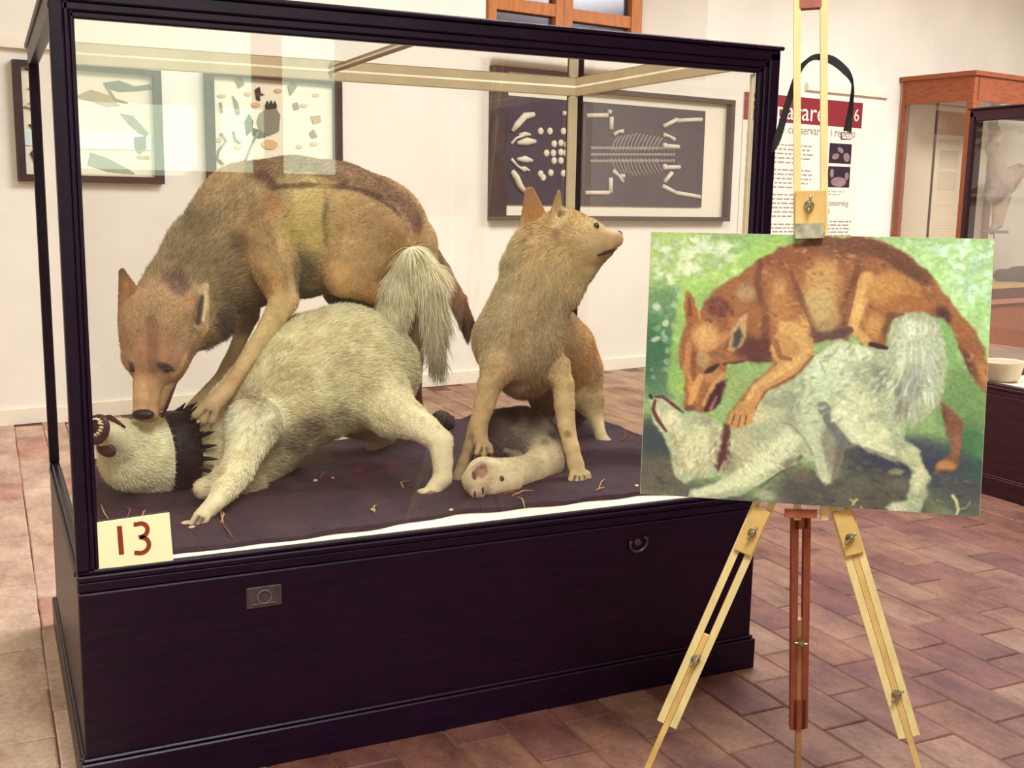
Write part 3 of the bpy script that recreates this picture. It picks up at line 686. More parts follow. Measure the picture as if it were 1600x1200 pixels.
# ------------------------------------------------------------------ animals: one continuous skin from blended tapering limbs
class Beast:
    def __init__(s, name, vox=.0056): s.name = name; s.vox = vox; s.pr = []; s.patch = []; s.gid = 0; s.gain = 1.36
    def pt(s, q): p = P(q[0], q[1], q[2]); return p, q[3]*mpp(p)
    def cone(s, q0, q1, col, col1=None, k=.035, fur=.018, fur1=None, flat=None, comb=None, sub=False, lift=.35, grav=0.0, keep=False, grp=None):
        a, ra = s.pt(q0); b, rb = s.pt(q1); T = np.eye(3)
        if fur1 is None: fur1 = fur
        if not (keep or sub): ra = max(.35*ra, ra-.45*fur-.03*k); rb = max(.35*rb, rb-.45*fur1-.03*k)
        if grp is None: s.gid += 1; grp = s.gid
        if flat is not None:
            n_ = nrm(flat[0]); T = np.eye(3)+(1/flat[1]-1)*np.outer(n_, n_)
        if np.linalg.norm(b-a) < 1e-6: b = a+np.array([1e-4, 0, 0])
        s.pr.append(dict(a=a, b=b, ra=ra, rb=rb, c0=lin(col), c1=lin(col1 if col1 is not None else col), k=k, fur=fur, fur1=fur if fur1 is None else fur1, T=T,
                         comb=nrm(b-a) if comb is None else nrm(comb), sub=sub, lift=lift, grav=grav, grp=grp))
    def chain(s, pts, cols, **kw):
        if not isinstance(cols, list): cols = [cols]*len(pts)
        fs = kw.pop('fur', .018); f1 = kw.pop('fur1', None); n = len(pts)-1
        if not isinstance(fs, list): fs = [fs+((f1 if f1 is not None else fs)-fs)*i/n for i in range(n+1)]
        s.gid += 1; g = s.gid
        for i in range(n): s.cone(pts[i], pts[i+1], cols[i], cols[i+1], fur=fs[i], fur1=fs[i+1], grp=g, **kw)
    def sdf(s, p, pts):
        T = p['T']; a = T@p['a']; b = T@p['b']; q = pts@T.T.astype(np.float32) if pts.dtype == np.float32 else pts@T.T
        ba = b-a; L = ba@ba; t = np.clip(((q-a)@ba)/L, 0, 1)
        d = np.sqrt((((q-a)-t[..., None]*ba)**2).sum(-1))-(p['ra']+(p['rb']-p['ra'])*t)
        return d, t
    def on_skin(s, V, px, py, Yg):
        d = nrm(ray(px, py)); r_ = V-CAM; t = r_@d; off = np.linalg.norm(r_-np.outer(t, d), axis=1); m = off < .007
        return CAM+d*t[m].min() if m.any() else P(px, py, Yg)
    def add_patch(s, px, py, Y, r, col, st=1.0): s.patch.append(([(px, py, Y)], r, lin(col), st))
    def add_line(s, pts, Y, r, col, st=1.0): s.patch.append(([(x, y, Y) for x, y in pts], r, lin(col), st))
    def skin(s, smooth=3):
        v = s.vox
        lo = np.min([np.minimum(p['a']-p['ra'], p['b']-p['rb']) for p in s.pr], 0)-.03
        hi = np.max([np.maximum(p['a']+p['ra'], p['b']+p['rb']) for p in s.pr], 0)+.03
        n = np.ceil((hi-lo)/v).astype(int)+1; F = np.full(n, 1.0, np.float32)
        groups = {}
        for p in s.pr: groups.setdefault(p['grp'], []).append(p)
        for gp in groups.values():
            pad = gp[0]['k']+.012
            l = np.min([np.minimum(p['a']-p['ra'], p['b']-p['rb']) for p in gp], 0)-pad; h = np.max([np.maximum(p['a']+p['ra'], p['b']+p['rb']) for p in gp], 0)+pad
            i0 = np.maximum(((l-lo)/v).astype(int), 0); i1 = np.minimum(np.ceil((h-lo)/v).astype(int)+1, n)
            sl = tuple(slice(a, b) for a, b in zip(i0, i1))
            g = np.stack(np.meshgrid(*[lo[d]+v*np.arange(i0[d], i1[d]) for d in range(3)], indexing='ij'), -1)
            d = None
            for p in gp:                       # limbs of one chain join at their shared spheres
                dd, _ = s.sdf(p, g)
                if d is None: d = dd
                else: hh = np.maximum(.008-np.abs(d-dd), 0)/.008; d = np.minimum(d, dd)-hh*hh*.002
            A = F[sl]; k = gp[0]['k']
            if gp[0]['sub']:
                hh = np.maximum(k-np.abs(A+d), 0)/k; F[sl] = np.maximum(A, -d)+hh*hh*k*.25
            else:
                hh = np.maximum(k-np.abs(A-d), 0)/k; F[sl] = np.minimum(A, d)-hh*hh*k*.25
        # surface nets
        ins = F < 0; c8 = np.zeros(np.array(n)-1, np.int8)
        offs = [(i, j, k) for i in (0, 1) for j in (0, 1) for k in (0, 1)]
        S = lambda A, o: A[o[0]:n[0]-1+o[0], o[1]:n[1]-1+o[1], o[2]:n[2]-1+o[2]]
        for o in offs: c8 += S(ins, o)
        act = np.argwhere((c8 > 0) & (c8 < 8)); ci = -np.ones(np.array(n)-1, np.int64); ci[tuple(act.T)] = np.arange(len(act))
        sm = np.zeros((len(act), 3)); cnt = np.zeros(len(act))
        for o in offs:
            for ax in range(3):
                if o[ax]: continue
                o2 = list(o); o2[ax] = 1
                f0 = F[act[:, 0]+o[0], act[:, 1]+o[1], act[:, 2]+o[2]]; f1 = F[act[:, 0]+o2[0], act[:, 1]+o2[1], act[:, 2]+o2[2]]
                m = (f0 < 0) != (f1 < 0); t = np.where(m, f0/np.where(m, f0-f1, 1), 0)
                q = np.array(o, float)[None].repeat(len(act), 0); q[:, ax] += t
                sm[m] += q[m]; cnt += m
        V = lo+(act+sm/cnt[:, None])*v
        quads = []
        for ax in range(3):
            u, w_ = [(1, 2), (2, 0), (0, 1)][ax]
            A = np.moveaxis(ins, ax, 0); e = A[1:] != A[:-1]; e = np.moveaxis(e, 0, ax); idx = np.argwhere(e)
            idx = idx[(idx[:, u] > 0) & (idx[:, w_] > 0) & (idx[:, u] < n[u]-1) & (idx[:, w_] < n[w_]-1)]
            def cell(du, dw): j = idx.copy(); j[:, u] -= du; j[:, w_] -= dw; return ci[tuple(j.T)]
            q = np.stack([cell(1, 1), cell(0, 1), cell(0, 0), cell(1, 0)], 1); fl_ = ins[tuple(idx.T)]
            q[~fl_] = q[~fl_][:, ::-1]; quads.append(q)
        Q = np.concatenate(quads); Q = Q[(Q >= 0).all(1)]
        for it in range(smooth):
            acc = np.zeros_like(V); cn = np.zeros(len(V))
            for a, b in ((0, 1), (1, 2), (2, 3), (3, 0)):
                for x, y in ((a, b), (b, a)):
                    for d in range(3): acc[:, d] += np.bincount(Q[:, x], V[Q[:, y], d], len(V))
                    cn += np.bincount(Q[:, x], minlength=len(V))
            V = V*.45+.55*acc/np.maximum(cn, 1)[:, None]
        # colours, fur length, comb direction from the nearest limb
        W = np.zeros(len(V)); C = np.zeros((len(V), 3)); FU = np.zeros(len(V)); CB = np.zeros((len(V), 3)); LI = np.zeros(len(V)); GR = np.zeros(len(V))
        D = []; TT = []
        for p in s.pr: d, t = s.sdf(p, V); D.append(np.abs(d) if p['sub'] else d); TT.append(t)
        D = np.array(D); dm = D.min(0)
        for i, p in enumerate(s.pr):
            wt = np.exp(-(D[i]-dm)/.010); t = TT[i][:, None]
            W += wt; C += wt[:, None]*(p['c0']*(1-t)+p['c1']*t); FU += wt*(p['fur']*(1-TT[i])+p['fur1']*TT[i]); CB += wt[:, None]*p['comb']; LI += wt*p['lift']; GR += wt*p['grav']
        C /= W[:, None]; FU /= W; LI /= W; GR /= W; CB /= W[:, None]
        wob0 = (fbm(V, 22, 31)-.5)*.8
        for (c, r, col, st) in s.patch:
            c = [s.on_skin(V, *q) if r < .045 else P(*q) for q in c]      # small marks lie on the skin itself
            ax = [0, 1, 2] if r < .045 else [0, 2]
            if len(c) == 1: c = [c[0], c[0]+np.array([1e-4, 0, 0])]
            dd = np.full(len(V), 9.0)
            for c0, c1 in zip(c[:-1], c[1:]):
                e = (c1-c0)[ax]; q = V[:, ax]-c0[ax]; t = np.clip(q@e/(e@e+1e-12), 0, 1); dd = np.minimum(dd, np.linalg.norm(q-t[:, None]*e, axis=1))
            dd = dd+wob0*min(r, .05)
            wt = (st*np.clip(1-sstep(.35*r, r, dd), 0, 1))[:, None]; C = C*(1-wt)+col*wt
        C *= (.74+.52*fbm(V, 38, 77))[:, None]*(.86+.28*fbm(V, 9, 55))[:, None]
        C = C*.84+.16*C.mean(1)[:, None]*np.array([1.08, 1.0, .88])
        tri = np.concatenate([Q[:, [0, 1, 2]], Q[:, [0, 2, 3]]])
        fn = np.cross(V[tri[:, 1]]-V[tri[:, 0]], V[tri[:, 2]]-V[tri[:, 0]]); NV = np.zeros_like(V)
        for a in range(3):
            for d in range(3): NV[:, d] += np.bincount(tri[:, a], fn[:, d], len(V))
        NV /= np.linalg.norm(NV, axis=1)[:, None]+1e-12
        s.V, s.Q, s.C, s.FU, s.CB, s.LI, s.GR, s.NV, s.tri, s.fn = V, Q, C, FU, CB, LI, GR, NV, tri, fn
        return s
    def build(s, root, m, nhair, mh, hr=.00055, seed=1, namefur='fur', tipcol=None, var=.28, bald=None):
        me = bpy.data.meshes.new('body'); me.from_pydata(s.V.tolist(), [], s.Q.tolist()); me.polygons.foreach_set('use_smooth', [True]*len(me.polygons)); me.materials.append(m)
        at = me.attributes.new('col', 'FLOAT_COLOR', 'POINT'); at.data.foreach_set('color', np.concatenate([np.clip(s.C*s.gain*.9, 0, 1), np.ones((len(s.C), 1))], 1).astype(np.float32).ravel())
        body = link(me, 'body', root)
        rg = np.random.default_rng(seed); ar = np.linalg.norm(s.fn, axis=1); pr = ar/ar.sum()
        ti = rg.choice(len(s.tri), nhair, p=pr); r1 = np.sqrt(rg.random(nhair)); r2 = rg.random(nhair)
        bc = np.stack([1-r1, r1*(1-r2), r1*r2], 1)
        I3 = lambda A: (A[s.tri[ti]]*bc[..., None]).sum(1) if A.ndim > 1 else (A[s.tri[ti]]*bc).sum(1)
        p0, nn, cc, fl_, cb, li, gr = I3(s.V), I3(s.NV), I3(s.C), I3(s.FU), I3(s.CB), I3(s.LI), I3(s.GR)
        keep = fl_ > .0025
        if bald is not None: keep &= ~bald(p0)
        p0, nn, cc, fl_, cb, li, gr = [A[keep] for A in (p0, nn, cc, fl_, cb, li, gr)]; N = len(p0)
        cb = cb-nn*(cb*nn).sum(1)[:, None]; cb /= np.linalg.norm(cb, axis=1)[:, None]+1e-6
        sw = np.stack([fbm(p0, 16, 101+k)-.5 for k in range(3)], 1)*1.1
        d0 = nn*li[:, None]+cb*(1-li)[:, None]+rg.normal(0, .16, (N, 3))+sw*.6
        d0 /= np.linalg.norm(d0, axis=1)[:, None]
        bad = (d0*nn).sum(1) < .12; d0[bad] += nn[bad]*.3; d0 /= np.linalg.norm(d0, axis=1)[:, None]
        L = fl_*rg.uniform(.65, 1.2, N); K = 4; pts = np.zeros((N, K, 3)); pts[:, 0] = p0-nn*.001; d = d0.copy()
        for k in range(1, K):
            d = d+cb*.12+np.array([0, 0, -1.0])*gr[:, None]+rg.normal(0, .05, (N, 3)); d /= np.linalg.norm(d, axis=1)[:, None]
            pts[:, k] = pts[:, k-1]+d*(L/(K-1))[:, None]
        pts[:, :, 2] = np.maximum(pts[:, :, 2], np.minimum(p0[:, 2][:, None], .607))
        hc = bpy.data.hair_curves.new(namefur); hc.add_curves([K]*N)
        hc.position_data.foreach_set('vector', pts.astype(np.float32).ravel())
        rad = np.array([1.0, .95, .7, .15])[None]*hr*(.7+.5*np.clip(fl_/.05, 0, 2))[:, None]
        hc.attributes.new('radius', 'FLOAT', 'POINT').data.foreach_set('value', rad.astype(np.float32).ravel())
        col = cc*(1+rg.normal(0, var, N))[:, None].clip(.4, 1.9)*s.gain
        hc.attributes.new('col', 'FLOAT_COLOR', 'CURVE').data.foreach_set('color', np.concatenate([np.clip(col, 0, 1), np.ones((N, 1))], 1).astype(np.float32).ravel())
        hc.materials.append(mh); f_ = link(hc, namefur, root); f_['kind'] = 'stuff'
        return body, f_
M_SKIN = attr_mat('coat', rough=.85, spec=.1, bump=.5, bscale=260)
M_FUR = attr_mat('fur_strand', rough=.7, spec=.12)
Yv = np.array([0, 1.0, 0]); VIEW = CF
def toes(b, lst, col, r=8, fur=.004):
    for (p, q) in lst:
        b.cone((*p, r), (*q, r*.85), col, k=.004, fur=fur*.5); b.tl = getattr(b, 'tl', [])+[(p, q, r)]
    for (p, q), (p2, q2) in zip(lst[:-1], lst[1:]):
        b.add_line([((p[0]+p2[0])/2, (p[1]+p2[1])/2), ((q[0]+q2[0])/2, (q[1]+q2[1])/2)], q[2], .007, (74, 56, 46), .85)  # shade of the toe grooves painted as dark lines
def claws(bst, root):
    for (p, q, r) in getattr(bst, 'tl', []):
        a = P(*q); d_ = nrm(P(*q)-P(*p)); m_ = mpp(a); st = a+d_*r*.55*m_
        MB().tube([st, st+d_*3.5*m_+np.array([0, 0, -.0005]), st+d_*6.5*m_+np.array([0, 0, -.002])], [2.3*m_, 1.7*m_, .4*m_], 6).build('claw', M_CLAW, root, smooth=True)
def eye(root, px, py, Y, r, m=None, name='eye'):
    p = P(px, py, Y); return MB().ball(p, r*mpp(p), 14, 10).build(name, m or M_EYE, root, smooth=True)

# ---- brown wolf standing over the white dog
DK, GY, FL, BE, TH = (104, 72, 58), (146, 128, 96), (190, 172, 116), (112, 98, 76), (166, 134, 90)
wolf = empty('wolf', tuple(P(470, 640, .9)*np.array([1, 1, 0])+np.array([0, 0, .6])))
tag(wolf, 'brown stuffed wolf arched over the white dog with its muzzle lowered', 'stuffed wolf')
b = Beast('wolf', .0043); b.gain = 1.62
b.chain([(228,640,.60,20),(229,622,.605,21),(232,600,.62,24),(246,560,.66,49),(256,505,.71,64)], [(178,138,92),(176,136,92),(168,124,84),(146,106,78),(156,122,86)], fur=[.003,.003,.004,.007,.012], k=.016)
b.chain([(256,505,.71,64),(290,452,.82,67),(335,402,.90,80),(398,354,.92,97)], [(158,130,92),(146,126,94),GY,(156,132,94)], fur=[.012,.024,.024,.016], k=.04, flat=(Yv, .9))
b.chain([(398,354,.92,99),(460,348,.93,105),(520,355,.93,104),(580,370,.93,96),(630,386,.93,58)], [(164,136,94),FL,(176,148,102),TH,TH], fur=.013, k=.04, flat=(Yv, .74))
b.cone((350,440,.90,58), (390,425,.92,60), (120,98,74), (130,108,80), fur=.018)
b.cone((470,410,.93,60), (496,402,.93,54), BE, fur=.018, flat=(Yv, .8))  # the belly's under-shade is put into this dark colour
b.cone((312,520,.74,30), (338,498,.80,36), (106,84,70), (92,80,70), fur=.032, comb=P(330,560,.7)-P(306,520,.7))     # cheek ruff
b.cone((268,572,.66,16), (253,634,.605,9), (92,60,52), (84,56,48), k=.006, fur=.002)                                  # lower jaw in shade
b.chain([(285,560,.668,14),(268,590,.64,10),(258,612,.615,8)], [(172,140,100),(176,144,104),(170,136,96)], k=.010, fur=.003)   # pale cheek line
b.cone((220,646,.588,13), (235,648,.588,13), (150,114,84), k=.010, fur=.001)
b.cone((205,560,.68,17), (212,500,.72,26), (150,114,82), fur=.010, k=.02)
# ears
b.cone((209,484,.72,26), (191,425,.74,7), (150,104,66), (106,76,60), k=.008, fur=.005, flat=(VIEW, .34), keep=True)
b.cone((211,474,.700,14), (197,440,.722,4), (166,110,64), k=.005, fur=.002, flat=(VIEW, .5), sub=True)
en = nrm(-VIEW*.85+CR*.5)
b.cone((302,506,.655,26), (321,448,.69,7), (172,138,98), (196,168,122), k=.008, fur=.005, flat=(en, .34), keep=True)
b.cone((308,499,.630,15), (317,466,.658,5), (60,54,54), (80,70,62), k=.005, fur=.002, flat=(en, .6), sub=True)
# legs
b.chain([(405,365,.80,46),(432,420,.76,38),(444,470,.72,24),(420,512,.70,18),(395,548,.685,15),(370,586,.65,13),(352,612,.61,14),(324,640,.575,17)], [(166,136,92),(178,148,100),(186,158,106),(186,160,108),(186,160,110),(172,142,96),(168,138,94),(150,126,88)], fur=[.014,.012,.009,.008,.007,.006,.005,.004], k=.018)
toes(b, [((318,638,.57),(305,649,.555)),((326,643,.565),(318,658,.55)),((334,643,.565),(331,658,.55))], (140,116,82), 8.5)
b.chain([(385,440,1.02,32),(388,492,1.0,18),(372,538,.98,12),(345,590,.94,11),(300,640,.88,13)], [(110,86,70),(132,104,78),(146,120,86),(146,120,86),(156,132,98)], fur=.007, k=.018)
b.chain([(592,372,.82,60),(552,410,.78,48),(540,430,.76,36),(580,450,.78,25),(626,468,.80,20),(652,495,.86,18),(650,560,.93,13),(650,600,.98,10),(653,632,1.02,9),(652,650,1.03,11)], [TH,(182,150,100),(178,142,92),(170,124,78),(154,106,68),(146,102,70),(140,100,74),(136,96,72),(132,92,70),(124,86,66)], fur=[.014,.012,.010,.009,.008,.007,.006,.005,.004,.004], k=.018)
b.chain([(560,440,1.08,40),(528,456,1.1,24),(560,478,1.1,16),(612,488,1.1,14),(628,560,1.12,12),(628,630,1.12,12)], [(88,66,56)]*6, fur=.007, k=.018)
# tail
b.chain([(634,352,.95,20),(662,376,.96,17),(690,420,.96,16),(714,468,.96,18),(729,505,.96,16),(731,530,.96,7)], [(86,58,52),(84,56,50),(142,96,66),(150,98,66),(70,46,54),(62,42,50)], fur=.020, fur1=.028, lift=.2, grav=.10, k=.018)
# coat pattern, plus belly shade put into the colour
b.add_line([(405,262),(440,250),(480,255),(530,265),(575,282),(612,308),(640,342)], .85, .075, DK, .75)
b.add_line([(428,292),(480,288),(540,291),(590,306),(625,332)], .82, .016, (78, 50, 44), .75); b.add_line([(506,296),(512,330),(511,372)], .8, .009, (96, 72, 56), .6); b.add_line([(425,292),(410,270)], .82, .03, (84, 54, 48), .7)
b.add_patch(470, 352, .80, .12, (198,180,108), .8); b.add_patch(470, 330, .8, .07, (196,170,112), .5); b.add_patch(468, 430, .80, .10, (104,94,76), .75); b.add_patch(418, 320, .8, .05, (186,124,66), .6)
b.add_patch(505, 300, .8, .05, (176,146,92), .5); b.add_line([(507,320),(505,350),(509,385)], .78, .010, (112,88,66), .6)
b.add_patch(365, 378, .84, .045, (112,86,70), .7); b.add_patch(398, 330, .82, .04, (118,92,66), .5); b.add_patch(330, 370, .85, .05, (180,160,112), .55); b.add_patch(300, 350, .9, .06, (112,100,76), .5)
b.add_patch(268, 440, .78, .05, (92,66,62), .75); b.add_patch(300, 470, .74, .03, (170,110,66), .6); b.add_patch(345, 495, .82, .05, (82,70,62), .8)
b.add_patch(420, 440, .75, .05, (184,128,74), .5); b.add_patch(402, 470, .76, .03, (170,108,62), .6); b.add_patch(368, 594, .62, .03, (172,112,64), .5)
b.add_patch(232, 545, .66, .05, (144,92,66), .6); b.add_patch(240, 575, .62, .025, (110,72,56), .5); b.add_patch(606, 380, .78, .07, (158,118,70), .5); b.add_patch(520, 420, .74, .05, (196,160,100), .6); b.add_patch(600, 455, .78, .05, (170,108,58), .6)
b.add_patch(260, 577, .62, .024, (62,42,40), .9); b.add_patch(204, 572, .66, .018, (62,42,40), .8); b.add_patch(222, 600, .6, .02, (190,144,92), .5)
b.add_line([(236,500),(240,545),(238,575)], .66, .022, (112, 76, 60), .6); b.add_line([(272,590),(290,560),(306,530)], .66, .014, (182, 150, 108), .6)
b.add_patch(285, 540, .7, .03, (166, 136, 96), .5); b.add_patch(210, 600, .6, .02, (186, 150, 100), .5); b.add_patch(405, 320, .82, .05, (140, 112, 80), .5); b.add_line([(430,360),(452,420),(462,460)], .75, .02, (196, 168, 116), .6); b.add_line([(400,420),(420,455)], .76, .02, (128, 98, 72), .5)
b.add_line([(309,502),(313,480),(317,464)], .64, .015, (58,50,50), .9); b.add_line([(322,455),(322,475),(318,500)], .66, .008, (206,186,144), .8); b.add_line([(203,470),(197,445)], .72, .012, (172,112,62), .8); b.add_line([(250,570),(262,574),(272,580)], .6, .012, (58,40,38), .85); b.add_line([(198,566),(206,576)], .62, .010, (58,40,38), .8); b.add_line([(236,610),(232,640)], .58, .010, (148,112,80), .5)
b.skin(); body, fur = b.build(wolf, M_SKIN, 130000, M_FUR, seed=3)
claws(b, wolf)
def surf_y(bst, px, py, Yg):                  # nearest skin point towards the camera along a sight line
    d = nrm(ray(px, py)); r_ = bst.V-CAM; t = r_@d; off = np.linalg.norm(r_-np.outer(t, d), axis=1); m = off < .006
    return CAM+d*t[m].min() if m.any() else P(px, py, Yg)
def ball_on(bst, root, px, py, Yg, r, name, m, flat=.6, sink=.3):
    p = surf_y(bst, px, py, Yg); R_m = np.array(r if hasattr(r, '__len__') else (r, r))*mpp(p)
    return MB().ball(p+CF*R_m[0]*sink, (R_m[0], R_m[1], R_m[0]*flat), 14, 10, axes=[CR, CU, -CF]).build(name, m, root, smooth=True)
ball_on(b, wolf, 206, 575, .62, (6, 7), 'eye', M_EYE, .5, .6); ball_on(b, wolf, 259, 577, .62, (6.5, 4.5), 'eye', M_EYE, .5, .6)
ball_on(b, wolf, 223, 648, .58, (18, 9), 'nose', M_NOSE, .6, .1)
mp_ = [surf_y(b, x, y, .6) for x, y in ((277,597),(269,615),(261,635),(253,652))]
MB().tube([p-CF*.002 for p in mp_], [.0015, .004, .005, .003], 8).build('mouth', M_LIP, wolf, smooth=True)

# ---- white dog on its back
CRM, CR2 = (220, 208, 172), (230, 222, 192)
dog = empty('dog', tuple(P(430, 760, .68)*np.array([1, 1, 0])+np.array([0, 0, .6])))
tag(dog, 'white shaggy dog thrown on its back wearing a black spiked collar', 'stuffed dog')
d = Beast('dog', .0043)
d.chain([(160,678,.52,19),(186,690,.61,38),(210,712,.67,57),(250,712,.71,61)], [(206,196,160),(214,204,170),CRM,CR2], fur=[.005,.010,.018,.020], k=.025)
d.chain([(250,712,.71,60),(290,704,.74,60),(345,692,.74,66),(400,660,.74,86),(480,594,.74,104),(540,572,.74,99),(580,580,.76,80)], [CRM,CRM,CRM,(212,198,160),(216,204,164),(220,208,168),(210,196,156)], fur=.022, k=.04, flat=(Yv, .9))
d.cone((378,722,.72,60), (425,700,.80,50), (190,176,142), (140,122,106), fur=.026)  # darker end puts the underside's shade into the colour
d.cone((510,620,.80,60), (550,618,.80,58), (200,184,150), fur=.022)
d.chain([(398,662,.60,48),(384,700,.52,32),(370,735,.46,27),(354,762,.40,22),(335,787,.34,15),(314,808,.285,14)], [CR2,(226,216,180),(222,210,172),(218,206,166),(212,198,158),(202,186,146)], fur=[.022,.020,.018,.014,.006,.004], k=.020)
toes(d, [((308,806,.275),(298,820,.265)),((314,810,.27),(306,825,.26)),((321,811,.275),(315,826,.265))], (200,182,142), 7)
d.chain([(372,728,.60,34),(345,755,.52,22),(318,764,.47,18)], [(196,178,144),(202,186,150),(200,184,148)], fur=.008, k=.016)
d.cone((372,766,.55,20), (395,760,.6,24), (186,166,132), fur=.022)
d.chain([(580,604,.68,64),(614,644,.56,42),(662,668,.47,24),(688,690,.43,21),(692,722,.40,17),(691,748,.37,16),(676,766,.345,14)], [(218,206,166),(218,206,168),(222,210,174),(214,200,164),(206,190,154),(202,186,148),(200,184,144)], fur=[.022,.016,.010,.007,.005,.005,.004], k=.020)
toes(d, [((672,766,.34),(657,769,.335)),((676,769,.33),(664,777,.32)),((683,770,.335),(675,779,.325))], (200,182,144), 7)
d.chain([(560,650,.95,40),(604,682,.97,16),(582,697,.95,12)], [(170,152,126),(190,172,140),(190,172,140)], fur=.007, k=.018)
d.chain([(606,515,.76,34),(624,448,.74,38),(644,405,.72,36),(666,432,.70,42),(680,490,.69,36),(682,545,.68,14)], [(202,188,156),(212,200,166),(222,212,178),(206,192,158),(172,154,126),(140,122,102)], fur=.055, fur1=.12, k=.03, lift=.24, grav=.30, comb=(.1, 0, -1))
for x, y, r in ((520,500,.05),(560,520,.06),(480,540,.05),(590,540,.05),(540,560,.05)): d.add_patch(x, y, .6, r, (200, 186, 140), .5)
for x, y, r in ((450,690,.05),(470,660,.05),(500,690,.06)): d.add_patch(x, y, .7, r, (112, 94, 86), .7)  # dark patches paint the shade under the belly
d.add_patch(395, 625, .62, .05, (174, 156, 122), .6); d.add_patch(420, 660, .62, .05, (200, 184, 140), .5); d.add_patch(215, 670, .6, .035, (206,206,170), .5)
d.add_patch(500, 520, .6, .04, (232, 224, 188), .6); d.add_patch(545, 490, .6, .05, (232, 222, 186), .6); d.add_patch(600, 610, .6, .06, (226, 216, 180), .6)
d.add_patch(160, 745, .6, .03, (120,96,80), .5)
ca = P(236, 708, .70); cb_ = P(326, 700, .74); cd = nrm(cb_-ca); cc_ = P(273, 707, .725); rr = 63*mpp(cc_); hw = 22*mpp(cc_)
def under_collar(p): q = p-cc_; h = q@cd; return (np.abs(h) < hw*1.25) & (np.linalg.norm(q-np.outer(h, cd), axis=1) < rr*1.4)
d.add_line([(440,700),(490,660),(530,655)], .6, .06, (130,112,98), .5); d.add_line([(330,700),(345,735)], .6, .03, (176,156,122), .5)  # first line adds more painted belly shade
d.skin(); d.build(dog, M_SKIN, 150000, M_FUR, seed=5, hr=.00065, var=.16, bald=under_collar)
claws(d, dog)
# gaping mouth
mc = P(157, 674, .50); ax3 = nrm(mc-P(190, 696, .62)); a1 = nrm(np.cross(ax3, (0, 0, 1))); a2 = np.cross(a1, ax3); pxm = mpp(mc)
tip = mc+ax3*.024
mb = MB(); mb.ball(tip-ax3*.004, (19*pxm, 25*pxm, .024), 18, 10, axes=[a1, a2, ax3]); lip = mb.build('lips', M_LIP, dog, smooth=True)
mb = MB(); mb.ball(tip+ax3*.012, (11*pxm, 14*pxm, .010), 16, 8, axes=[a1, a2, ax3]); mb.build('mouth', mat('dark_mouth', (46, 26, 24), .6, .2), dog, smooth=True)
for k in range(16):
    th = 2*math.pi*k/16; L_ = 3.2 if k in (1, 7) else 1.0
    c = tip+ax3*.013+a1*math.cos(th)*11.5*pxm+a2*math.sin(th)*14.5*pxm
    MB().tube([c, c+ax3*.008*L_**.5+(a1*math.cos(th)+a2*math.sin(th))*-.003, c+ax3*.012*L_**.5-(a1*math.cos(th)+a2*math.sin(th))*.005], [.0042, .0034, .0008], 6).build('tooth', M_TOOTH, dog, smooth=True)
ls = [surf_y(d, x, y, .58) for x, y in ((158,655),(172,652),(184,660),(196,668))]
MB().tube(ls, [.010, .008, .006, .003], 8).build('lip_line', M_LIP, dog, smooth=True)
p = surf_y(d, 166, 702, .58); MB().ball(p, (17*pxm, 12*pxm, .010), 14, 8, axes=[nrm(CR-.5*CU), nrm(CU+.5*CR), -CF]).build('lower_lip', M_LIP, dog, smooth=True)
p = P(146, 656, .52); MB().ball(p, (9*pxm, 7*pxm, .016), 12, 8, axes=[CR, CU, -CF]).build('nose', M_NOSE, dog, smooth=True)
# spiked collar
e1 = nrm(np.cross(cd, (0, 0, 1))); e2 = np.cross(e1, cd)
mb = MB(); vs = []; fs = []; n = 40
for i in range(n):
    th = 2*math.pi*i/n
    for (rd, h) in ((rr, -hw), (rr+.004, -hw*.5), (rr+.004, hw*.5), (rr, hw), (rr-.006, hw), (rr-.006, -hw)):
        vs.append(cc_+(e1*math.cos(th)*.95+e2*math.sin(th))*rd+cd*h)
for i in range(n):
    for k in range(6): fs.append((i*6+k, i*6+(k+1) % 6, ((i+1) % n)*6+(k+1) % 6, ((i+1) % n)*6+k))
collar = mb.add(vs, fs).build('collar', M_BLACKL, dog, smooth=True); collar['label'] = 'wide black leather collar with pointed spikes'
for row, m_ in ((.92, 22), (.45, 16)):
    for i in range(m_):
        th = 2*math.pi*(i+(.5 if row < .6 else 0))/m_; o_ = e1*math.cos(th)*.95+e2*math.sin(th); base = cc_+o_*rr+cd*hw*row
        tipp = base+o_*.028+cd*(.040 if row > .6 else .026)
        if tipp[2] < .612: continue
        MB().tube([base-o_*.004, base*.5+tipp*.5, tipp], [.0085, .006, .0008], 7).build('spike', M_BLACKL, collar, smooth=True)

# ---- seated tan wolf looking to the right
wolf2 = empty('wolf', tuple(P(850, 700, .5)*np.array([1, 1, 0])+np.array([0, 0, .6])))
tag(wolf2, 'tan stuffed wolf sitting upright with its head turned to the right', 'stuffed wolf')
s = Beast('seated', .0043); s.gain = 1.48
HT, NT, CT = (186, 156, 106), (170, 148, 108), (160, 134, 94)
s.chain([(961,374,.40,14),(944,378,.41,21),(915,380,.44,41),(880,374,.48,46)], [(178,142,98),(182,148,102),(186,158,108),HT], fur=[.002,.003,.008,.012], k=.016)
s.chain([(880,374,.48,46),(853,412,.52,61),(830,465,.53,61),(810,532,.53,74),(820,575,.54,52)], [HT,(182,156,108),NT,(160,136,100),(136,110,84)], fur=.016, k=.04)
s.cone((838,392,.52,46), (812,415,.54,32), (184,156,108), (166,142,102), fur=.022)
s.cone((950,393,.405,10), (915,408,.45,26), (112,84,70), (170,146,104), k=.008, fur=.003)
s.cone((900,418,.47,32), (878,455,.5,36), (180,158,112), (174,150,108), fur=.016)
